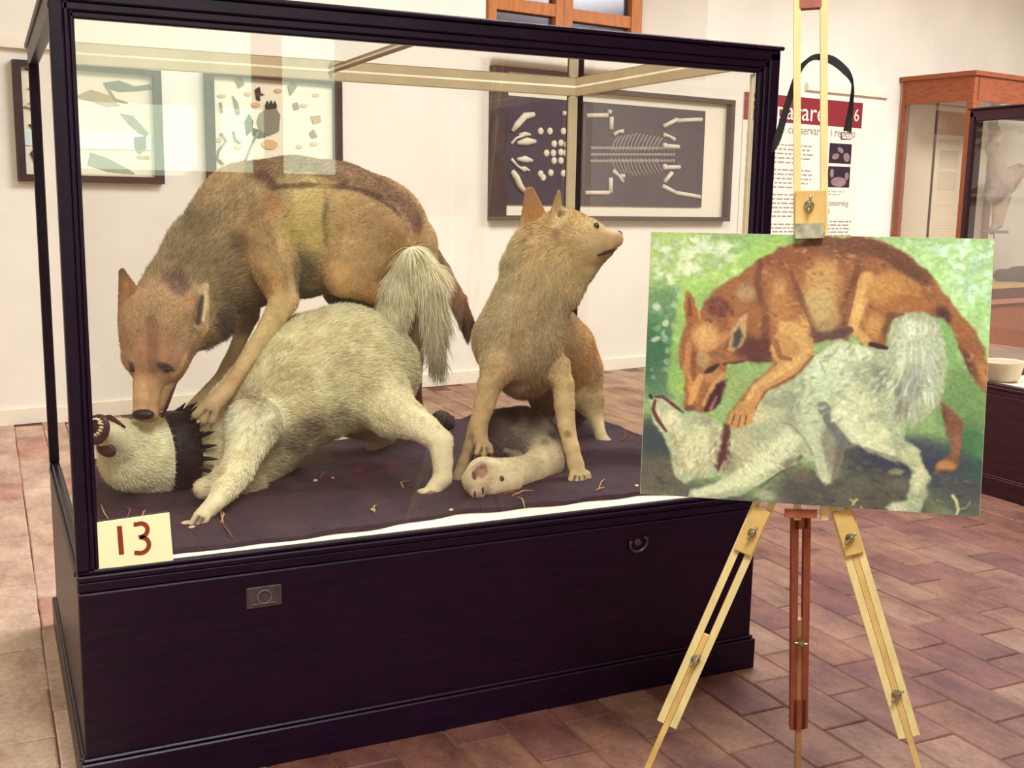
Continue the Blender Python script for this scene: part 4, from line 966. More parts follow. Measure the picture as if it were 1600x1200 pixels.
s.chain([(835,510,.60,60),(880,545,.70,52),(898,580,.76,46),(902,606,.78,40)], [(168,140,98),(184,142,92),(180,144,96),(176,146,102)], fur=.013, k=.04)
s.cone((836,350,.545,25), (828,300,.56,9), (176,130,80), (168,120,74), k=.008, fur=.005, flat=(VIEW, .38), keep=True)
e3 = nrm(-VIEW*.5+CR*.85)
s.cone((868,356,.47,25), (873,302,.475,6), (176,134,86), (172,130,82), k=.008, fur=.005, flat=(e3, .38), keep=True)
s.cone((880,352,.442,16), (878,316,.455,5), (208,192,150), k=.005, fur=.003, flat=(e3, .6), sub=True)
s.chain([(866,580,.46,30),(880,600,.43,18),(882,632,.415,17),(885,665,.39,14.5),(893,700,.36,13),(899,724,.345,13.5),(904,743,.325,14)], [(178,150,104),(184,156,108),(188,160,112),(188,160,112),(192,166,118),(192,166,118),(182,156,110)], fur=[.012,.008,.006,.005,.004,.004,.003], k=.016)
toes(s, [((895,742,.32),(892,752,.31)),((902,745,.308),(900,756,.298)),((910,745,.308),(911,756,.298)),((917,741,.32),(920,751,.312))], (184,158,110), 7)
s.chain([(780,570,.47,34),(767,598,.46,21),(757,631,.455,18),(748,662,.445,15),(750,688,.43,13),(755,700,.42,13)], [(172,144,98),(176,148,102),(178,150,104),(178,150,104),(178,150,106),(174,146,102)], fur=[.012,.008,.006,.005,.004,.003], k=.016)
toes(s, [((750,698,.412),(745,708,.402)),((757,700,.405),(756,711,.395)),((764,697,.41),(767,706,.40))], (168,142,100), 6.5)
s.chain([(742,668,.455,12),(731,700,.455,9),(724,722,.452,9),(716,746,.45,11)], [(166,140,98),(162,136,96),(160,134,94),(152,128,92)], fur=.003, k=.010)
s.chain([(905,600,.75,42),(922,628,.70,24),(932,655,.66,12),(938,680,.60,10),(945,696,.575,15)], [(182,148,98),(174,148,104),(180,156,112),(180,156,112),(172,148,106)], fur=[.013,.009,.005,.004,.003], k=.018)
toes(s, [((936,699,.57),(932,709,.56)),((943,701,.565),(941,712,.555)),((951,700,.567),(953,711,.557)),((957,696,.575),(963,704,.565))], (170,146,106), 6.5)
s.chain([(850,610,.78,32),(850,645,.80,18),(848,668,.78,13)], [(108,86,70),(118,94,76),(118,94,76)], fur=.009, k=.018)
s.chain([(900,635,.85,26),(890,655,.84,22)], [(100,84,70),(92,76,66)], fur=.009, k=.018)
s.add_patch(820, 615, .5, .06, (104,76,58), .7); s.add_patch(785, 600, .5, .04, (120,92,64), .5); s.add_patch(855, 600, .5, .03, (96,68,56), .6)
s.add_patch(870, 365, .45, .02, (120,84,64), .6); s.add_patch(800, 410, .54, .03, (128,98,72), .5); s.add_patch(830, 480, .5, .05, (150,122,84), .5); s.add_patch(785, 520, .5, .05, (150,116,74), .5)
s.add_patch(895, 500, .68, .05, (196,140,76), .6); s.add_patch(906, 540, .72, .05, (178,126,70), .5); s.add_patch(887, 678, .38, .018, (130,84,60), .8); s.add_patch(735, 683, .44, .018, (130,88,64), .7); s.add_patch(830, 330, .55, .04, (196,132,66), .5)
s.add_patch(900, 350, .44, .04, (206,174,112), .6)
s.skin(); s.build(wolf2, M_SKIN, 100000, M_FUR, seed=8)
claws(s, wolf2)
ball_on(s, wolf2, 932, 353, .42, (4.5, 6), 'eye', M_EYE); p = P(967, 367, .40); MB().ball(p, (6*mpp(p), 7*mpp(p), .012), 12, 8, axes=[CR, CU, -CF]).build('nose', M_NOSE, wolf2, smooth=True)
mp_ = [surf_y(s, x, y, .41) for x, y in ((934,399),(946,395),(957,392),(964,388))]
MB().tube(mp_, [.003, .006, .006, .003], 8).build('mouth', M_LIP, wolf2, smooth=True)

# ---- small dead animal under the seated wolf's paw
prey = empty('dead_animal', tuple(P(810, 720, .45)*np.array([1, 1, 0])+np.array([0, 0, .6])))
tag(prey, 'small dead cream and grey animal curled under the sitting wolf', 'stuffed animal')
z = Beast('prey', .0048)
CW_, GW = (206, 190, 152), (104, 92, 88)
z.chain([(746,770,.24,13),(745,752,.27,24),(756,742,.30,29),(790,744,.34,29),(826,738,.40,28),(852,722,.47,28)], [(190,162,128),(200,182,144),CW_,CW_,(202,184,144),(192,174,136)], fur=.007, k=.025)
z.chain([(852,722,.47,28),(846,690,.58,36),(815,682,.64,48),(785,684,.68,48)], [(186,168,132),(126,112,100),GW,(92,80,78)], fur=.014, k=.03)
z.cone((768,764,.265,14), (800,758,.29,14), (196,172,132), fur=.005)
z.cone((740,744,.262,12), (753,728,.268,8), (128,76,62), (120,72,60), k=.004, fur=.002, flat=(VIEW, .5), keep=True); z.cone((750,744,.258,11), (762,731,.262,7), (132,80,66), k=.004, fur=.002, flat=(VIEW, .5), keep=True)
z.chain([(805,716,.50,16),(800,712,.46,10),(790,705,.44,7)], [(120,100,90)]*3, fur=.006, k=.012)
for x, y, r in ((790,640,.05),(820,645,.05),(850,660,.045),(775,645,.04),(865,680,.03)): z.add_patch(x, y, .66, r, (62,48,50), .8)
z.add_patch(812, 672, .6, .03, (140,122,104), .5); z.add_patch(850, 690, .55, .03, (88,70,64), .6); z.add_patch(748, 775, .24, .02, (150,110,86), .5); z.add_line([(741,744),(748,731),(757,728)], .27, .014, (120,70,58), .9); z.add_line([(752,742),(760,735)], .27, .013, (146,88,72), .9); z.add_line([(738,735),(741,748)], .27, .006, (70,48,44), .8); z.add_patch(752, 730, .26, .006, (84,50,44), .9)
z.skin(); z.build(prey, M_SKIN, 40000, M_FUR, seed=9, var=.2)
ball_on(z, prey, 783, 748, .30, (5, 4.5), 'eye', mat('brown_eye', (84, 58, 44), .3, .4), .5, .5); ball_on(z, prey, 742, 772, .23, (2.2, 5), 'nostril', M_NOSE, .5, .5); ball_on(z, prey, 754, 767, .24, (2.2, 6), 'nostril', M_NOSE, .5, .5)

# ---- stones, straw and leaves on the soil
M_STONE = mat('dark_stone', (66, 50, 52), .85, .2, noise=.4, nscale=20, bump=.5, bscale=60)
def rock(px, py, Y, r, sq, label, seed):
    p = P(px, py, Y); bm = bmesh.new(); bmesh.ops.create_icosphere(bm, subdivisions=3, radius=1)
    R_m = r*mpp(p); vv = np.array([v.co for v in bm.verts]); n_ = fbm(vv+seed*7.1, 1.6, seed)
    for v, k in zip(bm.verts, n_): v.co = Vector(tuple(p+np.array(v.co)*R_m*(.6+.8*k)*np.array([1, .9, sq])))
    me = bpy.data.meshes.new('stone'); bm.to_mesh(me); bm.free(); me.materials.append(M_STONE); me.polygons.foreach_set('use_smooth', [True]*len(me.polygons))
    return tag(link(me, 'stone'), label, 'stone')
rock(688, 658, 1.05, 22, .7, 'dark lumpy stone behind the white dog and its raised hind leg', 2)
rock(922, 688, .72, 9, .8, 'small dark pebble beside the hind paw of the sitting wolf', 4)
M_STRAW = mat('dry_straw', (196, 152, 108), .8, .1); M_TWIG = mat('reddish_twig', (150, 84, 62), .8, .1); M_LEAF = mat('pale_dry_leaf', (206, 176, 140), .8, .1)
straw_labels = ['curved straw on the soil just above the left corner of the number card', 'bent straw on the soil above the middle of the number card', "short straw tip above the number card's right digit", "thin straw hanging just behind the white dog's front paw", "reddish twig sloping away to the right of the white dog's front paw", "thin straw rising from the white dog's front paw", 'short upright straw alone in the middle of the front soil', "short straw lying under the white dog's belly", "pale straw lying to the right of the sitting wolf's front paw", "long straw lying under the dead animal's chin", "straw curving under the dead animal's snout", "crooked straw hanging down beside the dead animal's straws", "tiny straw flat on the soil near the sitting wolf's front paw", "hooked grass blade by the sitting wolf's hind paw", 'thin straw leaning on the bank close to the painting', "short straw just left of the white dog's hind paw"]
leaf_labels = ["pale leaf at the tip of the white dog's front paw", "second pale leaf touching the white dog's front paw", "dry leaf in the shade below the white dog's belly", "dry leaf right of the one in the dog's shade", 'small dry leaf in the middle of the front soil', 'dry leaf just in front of the dead animal', "dry leaf on the soil close to the painting's edge", "dry leaf in front of the white dog's hind paw"]
straws = [((158,790),(163,806),(169,812)), ((195,794),(204,800),(198,812)), ((222,808),(225,804),(228,799)), ((344,800),(347,812),(349,820)), ((350,823),(358,836),(364,842)), ((345,818),(350,808),(346,800)), ((585,802),(584,796),(588,790)),
          ((500,748),(506,742),(510,738)), ((935,765),(940,757),(944,750)), ((800,776),(818,771),(834,768)), ((782,775),(800,772),(815,775)), ((808,778),(816,784),(820,795)), ((930,768),(938,767),(945,763)), ((972,690),(978,684),(974,676)), ((966,728),(972,718),(977,708)), ((630,763),(626,758),(640,752))]
def soil_pt(px, py):
    zz = .60
    for _ in range(8): q = floor_pt(px, py, zz); zz = float(soil_h(np.array([q[0]]), np.array([np.clip(q[1], .05, 1.2)]))[0])
    return floor_pt(px, py, zz)
for i, st in enumerate(straws):
    pp = [soil_pt(*p) for p in st]; pp = [p+np.array([0, 0, .003+(.006 if k == 1 else 0)]) for k, p in enumerate(pp)]
    o = MB().tube(pp, [.0018, .0024, .0012], 6).build('straw', [M_STRAW, M_TWIG][i % 3 == 1], None, smooth=True); tag(o, straw_labels[i], 'straw', 'straw and twigs on the soil')
for i, (px, py, ang, L_) in enumerate(((291,818,-.5,.030), (300,825,-.2,.02), (493,752,.6,.02), (520,748,1.2,.014), (583,798,1.2,.022), (705,798,.3,.016), (1005-10,760,.4,.018), (655,768,.1,.016))):
    p = soil_pt(px, py)+np.array([0, 0, .004]); u = np.array([math.cos(ang), math.sin(ang), .1]); v = np.array([-math.sin(ang), math.cos(ang), .25])*.35
    mb = MB(); pts = [p+u*L_*t+v*L_*math.sin(math.pi*(t+.5))*sg for t, sg in ((-.5, 0), (-.25, 1), (.1, 1), (.5, 0), (.1, -1), (-.25, -1))]
    mb.add(pts+[q-np.array([0, 0, .0015]) for q in pts], [(0,1,2,3,4,5), (11,10,9,8,7,6)]+[(k, (k+1) % 6, 6+(k+1) % 6, 6+k) for k in range(6)])
    tag(mb.build('dry_leaf', M_LEAF), leaf_labels[i], 'leaf', 'dry leaves on the soil')

# ------------------------------------------------------------------ canvas painting on the easel
PC0 = np.array([1.162, -.683, 1.437]); PEX = nrm([.802, -.597, 0]); PEZ = nrm([.073, .107, .992]); PEN = np.cross(PEX, PEZ); PEN = PEN if PEN@CF > 0 else -PEN
PW, PH = .707, .577
def cpt(u, v, d=0.0): return PC0+PEX*(u*PW)-PEZ*((1-v)*PH)+PEN*d     # u right, v up, d away from the camera
GW_, GH_ = 520, 424
# homography from picture-crop coordinates to canvas (u, v)
src = [((to_px(cpt(u, v))[0]-1000)/.3916, (to_px(cpt(u, v))[1]-350)/.3916) for u, v in ((0,1),(1,1),(1,0),(0,0))]
dst = [(0,0),(GW_,0),(GW_,GH_),(0,GH_)]
A_ = []; B_ = []
for (x, y), (X_, Y_) in zip(src, dst):
    A_ += [[x, y, 1, 0, 0, 0, -X_*x, -X_*y], [0, 0, 0, x, y, 1, -Y_*x, -Y_*y]]; B_ += [X_, Y_]
Hm = np.append(np.linalg.solve(np.array(A_, float), np.array(B_, float)), 1).reshape(3, 3)
def hp(pts):
    q = np.c_[np.asarray(pts, float), np.ones(len(pts))]@Hm.T; return q[:, :2]/q[:, 2:]
gx_, gy_ = np.meshgrid(np.arange(GW_)+.5, np.arange(GH_)+.5)
G3 = np.stack([gx_, gy_, 0*gx_], -1).reshape(-1, 3)
warp = np.stack([fbm(G3, .06, 41), fbm(G3, .06, 57)], -1).reshape(GH_, GW_, 2)-.5
fine = (fbm(G3, .25, 63).reshape(GH_, GW_)-.5); mid_ = (fbm(G3*np.array([1, 1, 1]), .05, 71).reshape(GH_, GW_)-.5)
IMG = np.zeros((GH_, GW_, 3))
def sC(c): return np.asarray(c, float)/255
def blend(mask, c): global IMG; IMG = IMG*(1-mask[..., None])+sC(c)*mask[..., None]
def sd_poly(pts, wamt=10):
    q = hp(pts); x = gx_+warp[..., 0]*wamt; y = gy_+warp[..., 1]*wamt; dm = np.full(gx_.shape, 1e9); ins = np.zeros(gx_.shape, bool)
    for i in range(len(q)):
        a, b_ = q[i], q[(i+1) % len(q)]; e = b_-a; L = e@e+1e-9
        t = np.clip(((x-a[0])*e[0]+(y-a[1])*e[1])/L, 0, 1); dm = np.minimum(dm, (x-a[0]-t*e[0])**2+(y-a[1]-t*e[1])**2)
        c1 = (a[1] > y) != (b_[1] > y); xi = (b_[0]-a[0])*(y-a[1])/(b_[1]-a[1]+1e-12)+a[0]; ins ^= c1 & (x < xi)
    return np.where(ins, -1, 1)*np.sqrt(dm)
def poly(pts, c, soft=3, al=1.0, wamt=10):
    m = 1-sstep(-soft, soft, sd_poly(pts, wamt)); blend(m*al, c); return m
def blob(cx, cy, rx, ry, c, al=1.0, rot=0, clip=None, hard=0.35):
    q = hp([(cx, cy)])[0]; k = .3916*GW_/537; x = gx_-q[0]+warp[..., 0]*8; y = gy_-q[1]+warp[..., 1]*8
    X_ = (x*math.cos(rot)+y*math.sin(rot))/(rx*k); Y_ = (-x*math.sin(rot)+y*math.cos(rot))/(ry*k); r = np.sqrt(X_*X_+Y_*Y_)
    m = (1-sstep(hard, 1, r))*al
    if clip is not None: m = m*clip
    blend(m, c)
def stroke(pts, r, c, al=1.0, clip=None):
    q = hp(pts); k = .3916*GW_/537; dm = np.full(gx_.shape, 1e9); rr_ = r if hasattr(r, '__len__') else [r]*len(q)
    val = np.full(gx_.shape, 9.0)
    for i in range(len(q)-1):
        a, b_ = q[i], q[i+1]; e = b_-a; L = e@e+1e-9; t = np.clip(((gx_-a[0])*e[0]+(gy_-a[1])*e[1])/L, 0, 1)
        val = np.minimum(val, np.sqrt((gx_-a[0]-t*e[0])**2+(gy_-a[1]-t*e[1])**2)/((rr_[i]*(1-t)+rr_[i+1]*t)*k))
    m = (1-sstep(.55, 1, val))*al
    if clip is not None: m = m*clip
    blend(m, c)
def dabs(n, region, cols, ln, wd, ang, jit=.3, al=.6, clip=None, seed=0, curve=0.0):
    global IMG
    rg = np.random.default_rng(seed); k = .3916*GW_/537
    for _ in range(n):
        cx, cy = rg.uniform(region[0], region[2]), rg.uniform(region[1], region[3]); q = hp([(cx, cy)])[0]
        if not (0 <= q[0] < GW_ and 0 <= q[1] < GH_): continue
        if clip is not None and clip[int(q[1]), int(q[0])] < .5: continue
        a = (ang(cx, cy) if callable(ang) else ang)+rg.normal(0, jit); L = ln*k*rg.uniform(.6, 1.3); w_ = wd*k*rg.uniform(.6, 1.3); R_p = int(L+w_+2)
        x0, x1, y0, y1 = max(0, int(q[0])-R_p), min(GW_, int(q[0])+R_p), max(0, int(q[1])-R_p), min(GH_, int(q[1])+R_p)
        gx2 = gx_[y0:y1, x0:x1]-q[0]; gy2 = gy_[y0:y1, x0:x1]-q[1]
        s_ = (gx2*math.cos(a)+gy2*math.sin(a))/L; t_ = (-gx2*math.sin(a)+gy2*math.cos(a)+curve*L*s_*s_)/w_
        m = np.clip(1-s_**2-t_**2, 0, 1)**.5*al
        if clip is not None: m = m*clip[y0:y1, x0:x1]
        c = sC(cols[rg.integers(len(cols))])*rg.uniform(.92, 1.08)
        IMG[y0:y1, x0:x1] = IMG[y0:y1, x0:x1]*(1-m[..., None])+c*m[..., None]
# ground of the picture
IMG[:] = sC((142, 168, 106))
blob(60, 520, 170, 260, (58, 98, 70), .9); blob(120, 120, 300, 200, (172, 190, 112), .8); blob(1250, 200, 300, 230, (172, 204, 138), .95); blob(1340, 430, 150, 200, (168, 204, 128), .8)
blob(480, 120, 160, 120, (150, 184, 104), .8); blob(1300, 720, 160, 220, (110, 138, 84), .9); blob(1320, 900, 120, 140, (52, 96, 66), .7); blob(1200, 480, 110, 160, (124, 164, 98), .7); blob(90, 330, 100, 140, (92, 128, 88), .7)
blob(350, 640, 140, 90, (148, 164, 96), .8); blob(215, 330, 60, 220, (148, 184, 92), .7); blob(110, 620, 80, 120, (92, 112, 88), .6); blob(60, 900, 150, 150, (62, 82, 72), .7)
for (x, y, c) in ((80, 850, (58, 62, 66)), (700, 1060, (74, 68, 70)), (1250, 1010, (62, 64, 74)), (950, 950, (56, 48, 62)), (1100, 930, (58, 60, 78)), (60, 1010, (92, 78, 70)), (700, 1130, (84, 76, 72)), (1350, 1100, (78, 76, 76)), (950, 1090, (96, 88, 76)), (300, 1120, (74, 70, 74)), (1000, 1130, (88, 82, 72))): blob(x, y, 260, 130, c, .85)
blob(1340, 985, 90, 60, (54, 84, 74), .6)
pale = [(216, 222, 186), (200, 212, 170), (188, 204, 160), (222, 226, 194), (172, 192, 146)]
pale2 = [(206, 228, 196), (190, 218, 184), (216, 236, 206), (176, 208, 168)]
dabs(70, (50, 50, 400, 250), pale, 26, 15, .5, 1.2, .75, seed=1, curve=.5); dabs(34, (45, 250, 180, 620), [(150, 176, 140), (176, 196, 160), (130, 160, 126)], 18, 13, .8, 1.4, .6, seed=2, curve=.6)
dabs(80, (1130, 60, 1420, 330), pale2, 28, 13, 2.4, .9, .75, seed=3, curve=.6); dabs(30, (1180, 250, 1330, 360), pale2, 17, 10, 1.9, 1, .8, seed=4, curve=.5); dabs(18, (1300, 380, 1410, 600), pale2, 16, 10, 1.9, .8, .6, seed=5)
dabs(24, (960, 60, 1150, 150), [(196, 222, 178), (180, 212, 150)], 24, 12, .5, .6, .6, seed=6)
for (x, y, r) in ((70, 330, 26), (100, 395, 18), (60, 460, 20), (185, 120, 40), (250, 90, 46), (330, 90, 44), (360, 140, 36), (210, 175, 44), (300, 205, 26)): blob(x, y, r, r*.8, (214, 218, 182), .75, hard=.5)
dabs(120, (0, 930, 1380, 1170), [(96, 86, 78), (70, 62, 66), (112, 100, 84), (58, 54, 62)], 26, 9, .1, .5, .45, seed=7)
stroke([(840,1100),(852,1108),(866,1098),(848,1120)], 5, (206, 190, 100), .8); stroke([(880,1125),(890,1140)], 4, (190, 176, 96), .7); stroke([(1248,1085),(1262,1105),(1270,1140),(1262,1160)], [9, 8, 8, 5], (204, 194, 134), .9); stroke([(1270,1140),(1300,1132),(1318,1110)], 4, (170, 160, 112), .7); stroke([(1185,1100),(1215,1110)], 4, (140, 122, 84), .6)
stroke([(150,640),(170,420),(200,250),(300,230),(420,150),(560,75)], [60,50,46,50,50,40], (164, 196, 96), .65); stroke([(960,55),(1100,110),(1190,180),(1280,330),(1390,500)], [30,40,46,46,40], (176, 208, 132), .6)
# brown wolf of the picture
WOLFP = [(158,520),(165,450),(182,390),(178,340),(190,272),(215,300),(235,345),(240,372),(262,312),(300,262),(400,196),(480,138),(600,80),(720,55),(860,50),(960,68),(1080,130),(1160,190),(1200,260),(1255,330),(1335,430),(1395,560),(1395,690),(1340,640),(1290,540),(1255,430),(1215,380),(1180,375),(1000,390),(990,490),(900,480),(840,440),(830,462),(680,475),(660,510),(560,600),(480,665),(450,720),(440,785),(350,805),(345,760),(400,700),(432,645),(545,552),(430,548),(345,560),(335,600),(325,660),(290,745),(240,755),(172,724),(180,600),(156,560)]
m = poly(WOLFP, (150, 96, 60), 3)
m2 = poly([(1190,690),(1215,720),(1300,790),(1290,830),(1275,900),(1272,965),(1240,990),(1170,990),(1180,955),(1240,930),(1232,870),(1215,800)], (132, 84, 62), 3)
blob(1220, 965, 60, 26, (190, 134, 78), .9, clip=m2); blob(1260, 880, 26, 60, (150, 104, 76), .7, clip=m2); blob(1215, 780, 20, 60, (84, 58, 56), .6, clip=m2)
for args in ((600, 140, 230, 60, (128, 74, 48), .8), (860, 100, 220, 60, (110, 66, 44), .85), (1060, 170, 150, 46, (96, 62, 46), .8, .5), (720, 240, 110, 150, (196, 152, 92), .9), (720, 330, 90, 110, (186, 158, 104), .85), (760, 420, 130, 50, (112, 84, 70), .9), (560, 330, 70, 160, (182, 126, 72), .8, -.3), (620, 210, 50, 90, (150, 88, 54), .6),
             (640, 420, 60, 80, (206, 160, 92), .85, .4), (500, 560, 120, 34, (206, 162, 94), .8, -.6), (640, 500, 60, 46, (196, 150, 86), .85), (460, 640, 50, 90, (190, 142, 86), .8, .4), (410, 740, 60, 40, (166, 114, 68), .8, -.5), (480, 280, 50, 90, (140, 92, 62), .7, .3), (420, 270, 50, 60, (186, 158, 118), .6, -.5), (560, 250, 34, 50, (190, 150, 96), .6),
             (310, 330, 70, 50, (110, 62, 48), .9), (430, 490, 100, 70, (92, 52, 46), .95), (500, 420, 26, 130, (104, 62, 46), .75), (850, 250, 26, 140, (112, 66, 46), .8, .35), (960, 260, 110, 90, (196, 140, 78), .9), (870, 350, 36, 110, (214, 172, 104), .95, .25), (930, 410, 60, 70, (204, 150, 84), .8), (1060, 330, 110, 90, (160, 100, 56), .8), (1000, 420, 46, 70, (96, 66, 48), .7), (1130, 260, 70, 70, (150, 92, 54), .7), (1110, 210, 80, 40, (94, 62, 50), .7, .6),
             (1210, 370, 40, 60, (76, 46, 44), .95, -.5), (1290, 470, 34, 110, (150, 92, 58), .85, -.5), (1310, 560, 30, 100, (92, 54, 46), .85, -.45), (1370, 590, 26, 70, (184, 126, 76), .8, -.35),
             (210, 330, 26, 70, (156, 92, 52), .9), (200, 370, 20, 50, (116, 62, 40), .7), (260, 450, 80, 90, (204, 152, 92), .85), (200, 560, 30, 120, (140, 82, 50), .8), (250, 540, 40, 50, (176, 148, 98), .8), (210, 660, 30, 70, (192, 138, 78), .85, -.2), (175, 590, 14, 60, (206, 140, 80), .7), (290, 610, 60, 40, (190, 138, 84), .7), (285, 575, 36, 16, (80, 50, 40), .9, -.5), (380, 440, 22, 56, (78, 74, 62), .95, .25), (405, 420, 16, 66, (206, 178, 122), .8, .2), (370, 390, 26, 30, (186, 116, 74), .7), (300, 520, 70, 16, (130, 86, 66), .6, .2)):
    blob(*args[:5], al=args[5], rot=args[6] if len(args) > 6 else 0, clip=m)
stroke([(262,740),(290,680),(325,640)], [10, 20, 6], (82, 42, 42), .95); stroke([(275,735),(300,690)], 6, (170, 104, 92), .7); blob(198, 735, 26, 14, (112, 70, 54), .95, hard=.4)
stroke([(470,655),(560,575),(650,510)], 4, (110, 66, 46), .7, m); stroke([(335,560),(430,545),(540,548)], 7, (70, 36, 36), .8, m); stroke([(425,690),(445,640)], 4, (112, 70, 48), .6, m)
dabs(420, (160, 50, 1390, 700), [(120, 70, 46), (196, 146, 92), (170, 112, 70), (96, 58, 46), (206, 166, 112)], 15, 4.5, lambda x, y: .25+.9*max(0, (x-700))/700+(-.9 if x < 500 else 0), .5, .42, m, 8)
dabs(60, (480, 60, 1000, 200), [(196, 150, 118), (170, 116, 84), (112, 70, 54)], 17, 7, .3, .6, .5, m, 18)
for pts, r, c, al in (([(905,215),(862,285),(842,350),(852,420),(905,470)], [34,34,32,30,22], (214,166,102), .85), ([(940,250),(1010,230),(1090,260)], [50,60,40], (190,134,76), .6), ([(690,458),(770,446),(835,425)], [26,32,22], (92,64,60), .9), ([(600,190),(640,290),(690,400),(700,450)], [12,16,16,10], (112,66,48), .7), ([(872,150),(850,260),(818,400)], [14,18,16], (112,66,46), .75),
                    ([(700,300),(740,380)], [60,70], (190,158,102), .6), ([(480,150),(470,230),(485,320)], [14,18,14], (104,60,46), .7), ([(620,80),(760,62),(900,80),(1040,140),(1140,210)], [22,26,34,40,34], (104,62,46), .6), ([(1000,370),(1060,380),(1130,372)], [26,30,26], (104,66,44), .7)): stroke(pts, r, c, al, m)
poly([(182,392),(177,340),(190,270),(215,300),(236,345),(240,374),(228,402)], (158,96,58), 3); stroke([(196,300),(200,360)], [8,14], (104,56,40), .7); stroke([(232,345),(240,380)], 5, (206,132,80), .8)
blob(315, 335, 62, 52, (108,60,48), .9, hard=.5); dabs(40, (260, 290, 380, 390), [(84,46,42), (140,84,60)], 14, 5, 1.2, .5, .6, None, 31)
poly([(352,505),(362,430),(398,382),(432,356),(428,420),(408,482),(372,510)], (196,152,104), 3); poly([(366,492),(374,440),(400,408),(407,450),(390,492)], (64,64,56), 4)
poly([(420,545),(440,470),(500,440),(540,500),(552,548),(450,552)], (88,48,44), 6, .85)
blob(265, 450, 70, 60, (214,164,104), .8); stroke([(255,500),(300,470),(345,440)], [26,30,20], (206,150,92), .6); stroke([(195,480),(190,560),(200,620)], [16,18,12], (196,134,78), .7); stroke([(215,520),(212,590),(222,640)], [14,16,12], (124,74,50), .7); stroke([(262,592),(285,582),(312,560)], [8,15,7], (58,36,36), .95)
stroke([(240,610),(215,670),(200,715)], [18,20,14], (210,152,92), .85); stroke([(330,600),(290,650),(255,720)], [10,14,12], (206,152,96), .8); poly([(258,742),(276,690),(308,645),(340,628),(328,690),(298,742)], (72,34,38), 3); stroke([(282,738),(305,690)], [9,7], (172,106,96), .8); blob(200, 735, 26, 16, (104,66,54), .95, hard=.5)
# white dog of the picture
DOGP = [(28,690),(50,678),(100,690),(170,755),(240,755),(310,790),(352,805),(440,785),(462,735),(505,672),(640,600),(700,530),(800,460),(900,480),(992,505),(1000,400),(1060,352),(1140,350),(1200,400),(1225,560),(1200,700),(1140,790),(1080,810),(1052,770),(1062,860),(1120,905),(1120,960),(1158,1010),(1140,1085),(1105,1165),(1000,1155),(978,1130),(1020,1104),(1070,1100),(1082,1000),(1070,960),(980,935),(870,880),(820,900),(770,1040),(735,1045),(710,1010),(700,945),(620,940),(555,1000),(400,1085),(300,1095),(188,1092),(200,1065),(300,1030),(332,1000),(250,1012),(180,1030),(140,1010),(120,900),(60,800)]
m = poly(DOGP, (172, 176, 138), 3)
for args in ((800, 580, 150, 110, (206, 214, 172), .9), (720, 640, 70, 160, (196, 206, 166), .8), (900, 580, 100, 90, (150, 152, 124), .7), (960, 620, 60, 80, (134, 132, 116), .7), (860, 720, 120, 100, (206, 208, 164), .85), (930, 830, 110, 60, (214, 212, 166), .9, .4), (650, 620, 50, 140, (182, 196, 160), .7, .4), (600, 700, 60, 70, (138, 142, 118), .6), (760, 860, 60, 150, (138, 134, 112), .9), (690, 800, 60, 130, (192, 200, 160), .8), (820, 880, 60, 60, (92, 88, 88), .8), (790, 960, 50, 90, (142, 128, 104), .8),
             (520, 920, 110, 70, (216, 216, 170), .95, -.6), (400, 1030, 130, 40, (204, 206, 160), .9, -.3), (600, 850, 60, 60, (206, 202, 156), .7), (620, 970, 80, 50, (110, 98, 84), .9), (460, 760, 110, 60, (206, 194, 148), .85), (420, 880, 80, 90, (186, 174, 134), .85), (350, 950, 60, 60, (140, 124, 100), .7), (230, 880, 90, 110, (212, 206, 160), .9), (200, 950, 80, 60, (196, 180, 132), .7), (250, 780, 60, 36, (150, 144, 116), .7), (110, 790, 50, 80, (218, 208, 160), .8, .4), (150, 860, 30, 50, (176, 146, 96), .7), (70, 760, 16, 60, (230, 222, 186), .8),
             (1090, 420, 70, 60, (216, 222, 184), .95), (1040, 520, 30, 110, (206, 214, 178), .8), (1130, 520, 70, 110, (184, 190, 160), .8), (1090, 640, 60, 110, (150, 152, 140), .85), (1160, 620, 40, 110, (176, 182, 160), .7), (1060, 740, 30, 60, (132, 120, 104), .7), (1030, 700, 24, 110, (120, 112, 98), .8), (1110, 1010, 40, 90, (214, 206, 162), .9), (1080, 920, 50, 40, (206, 198, 152), .8), (1030, 1130, 50, 26, (212, 204, 176), .9), (1120, 1110, 20, 50, (170, 160, 126), .6)):
    blob(*args[:5], al=args[5], rot=args[6] if len(args) > 6 else 0, clip=m)
dabs(650, (20, 350, 1230, 1170), [(222, 226, 186), (150, 150, 122), (196, 198, 154), (232, 230, 196), (126, 120, 104)], 15, 4, lambda x, y: (1.5+(x-1100)/160*-.35 if (x > 985 and y < 800) else (.5 if x > 650 else (.9 if x < 320 else 2.5))), .4, .4, m, 10)
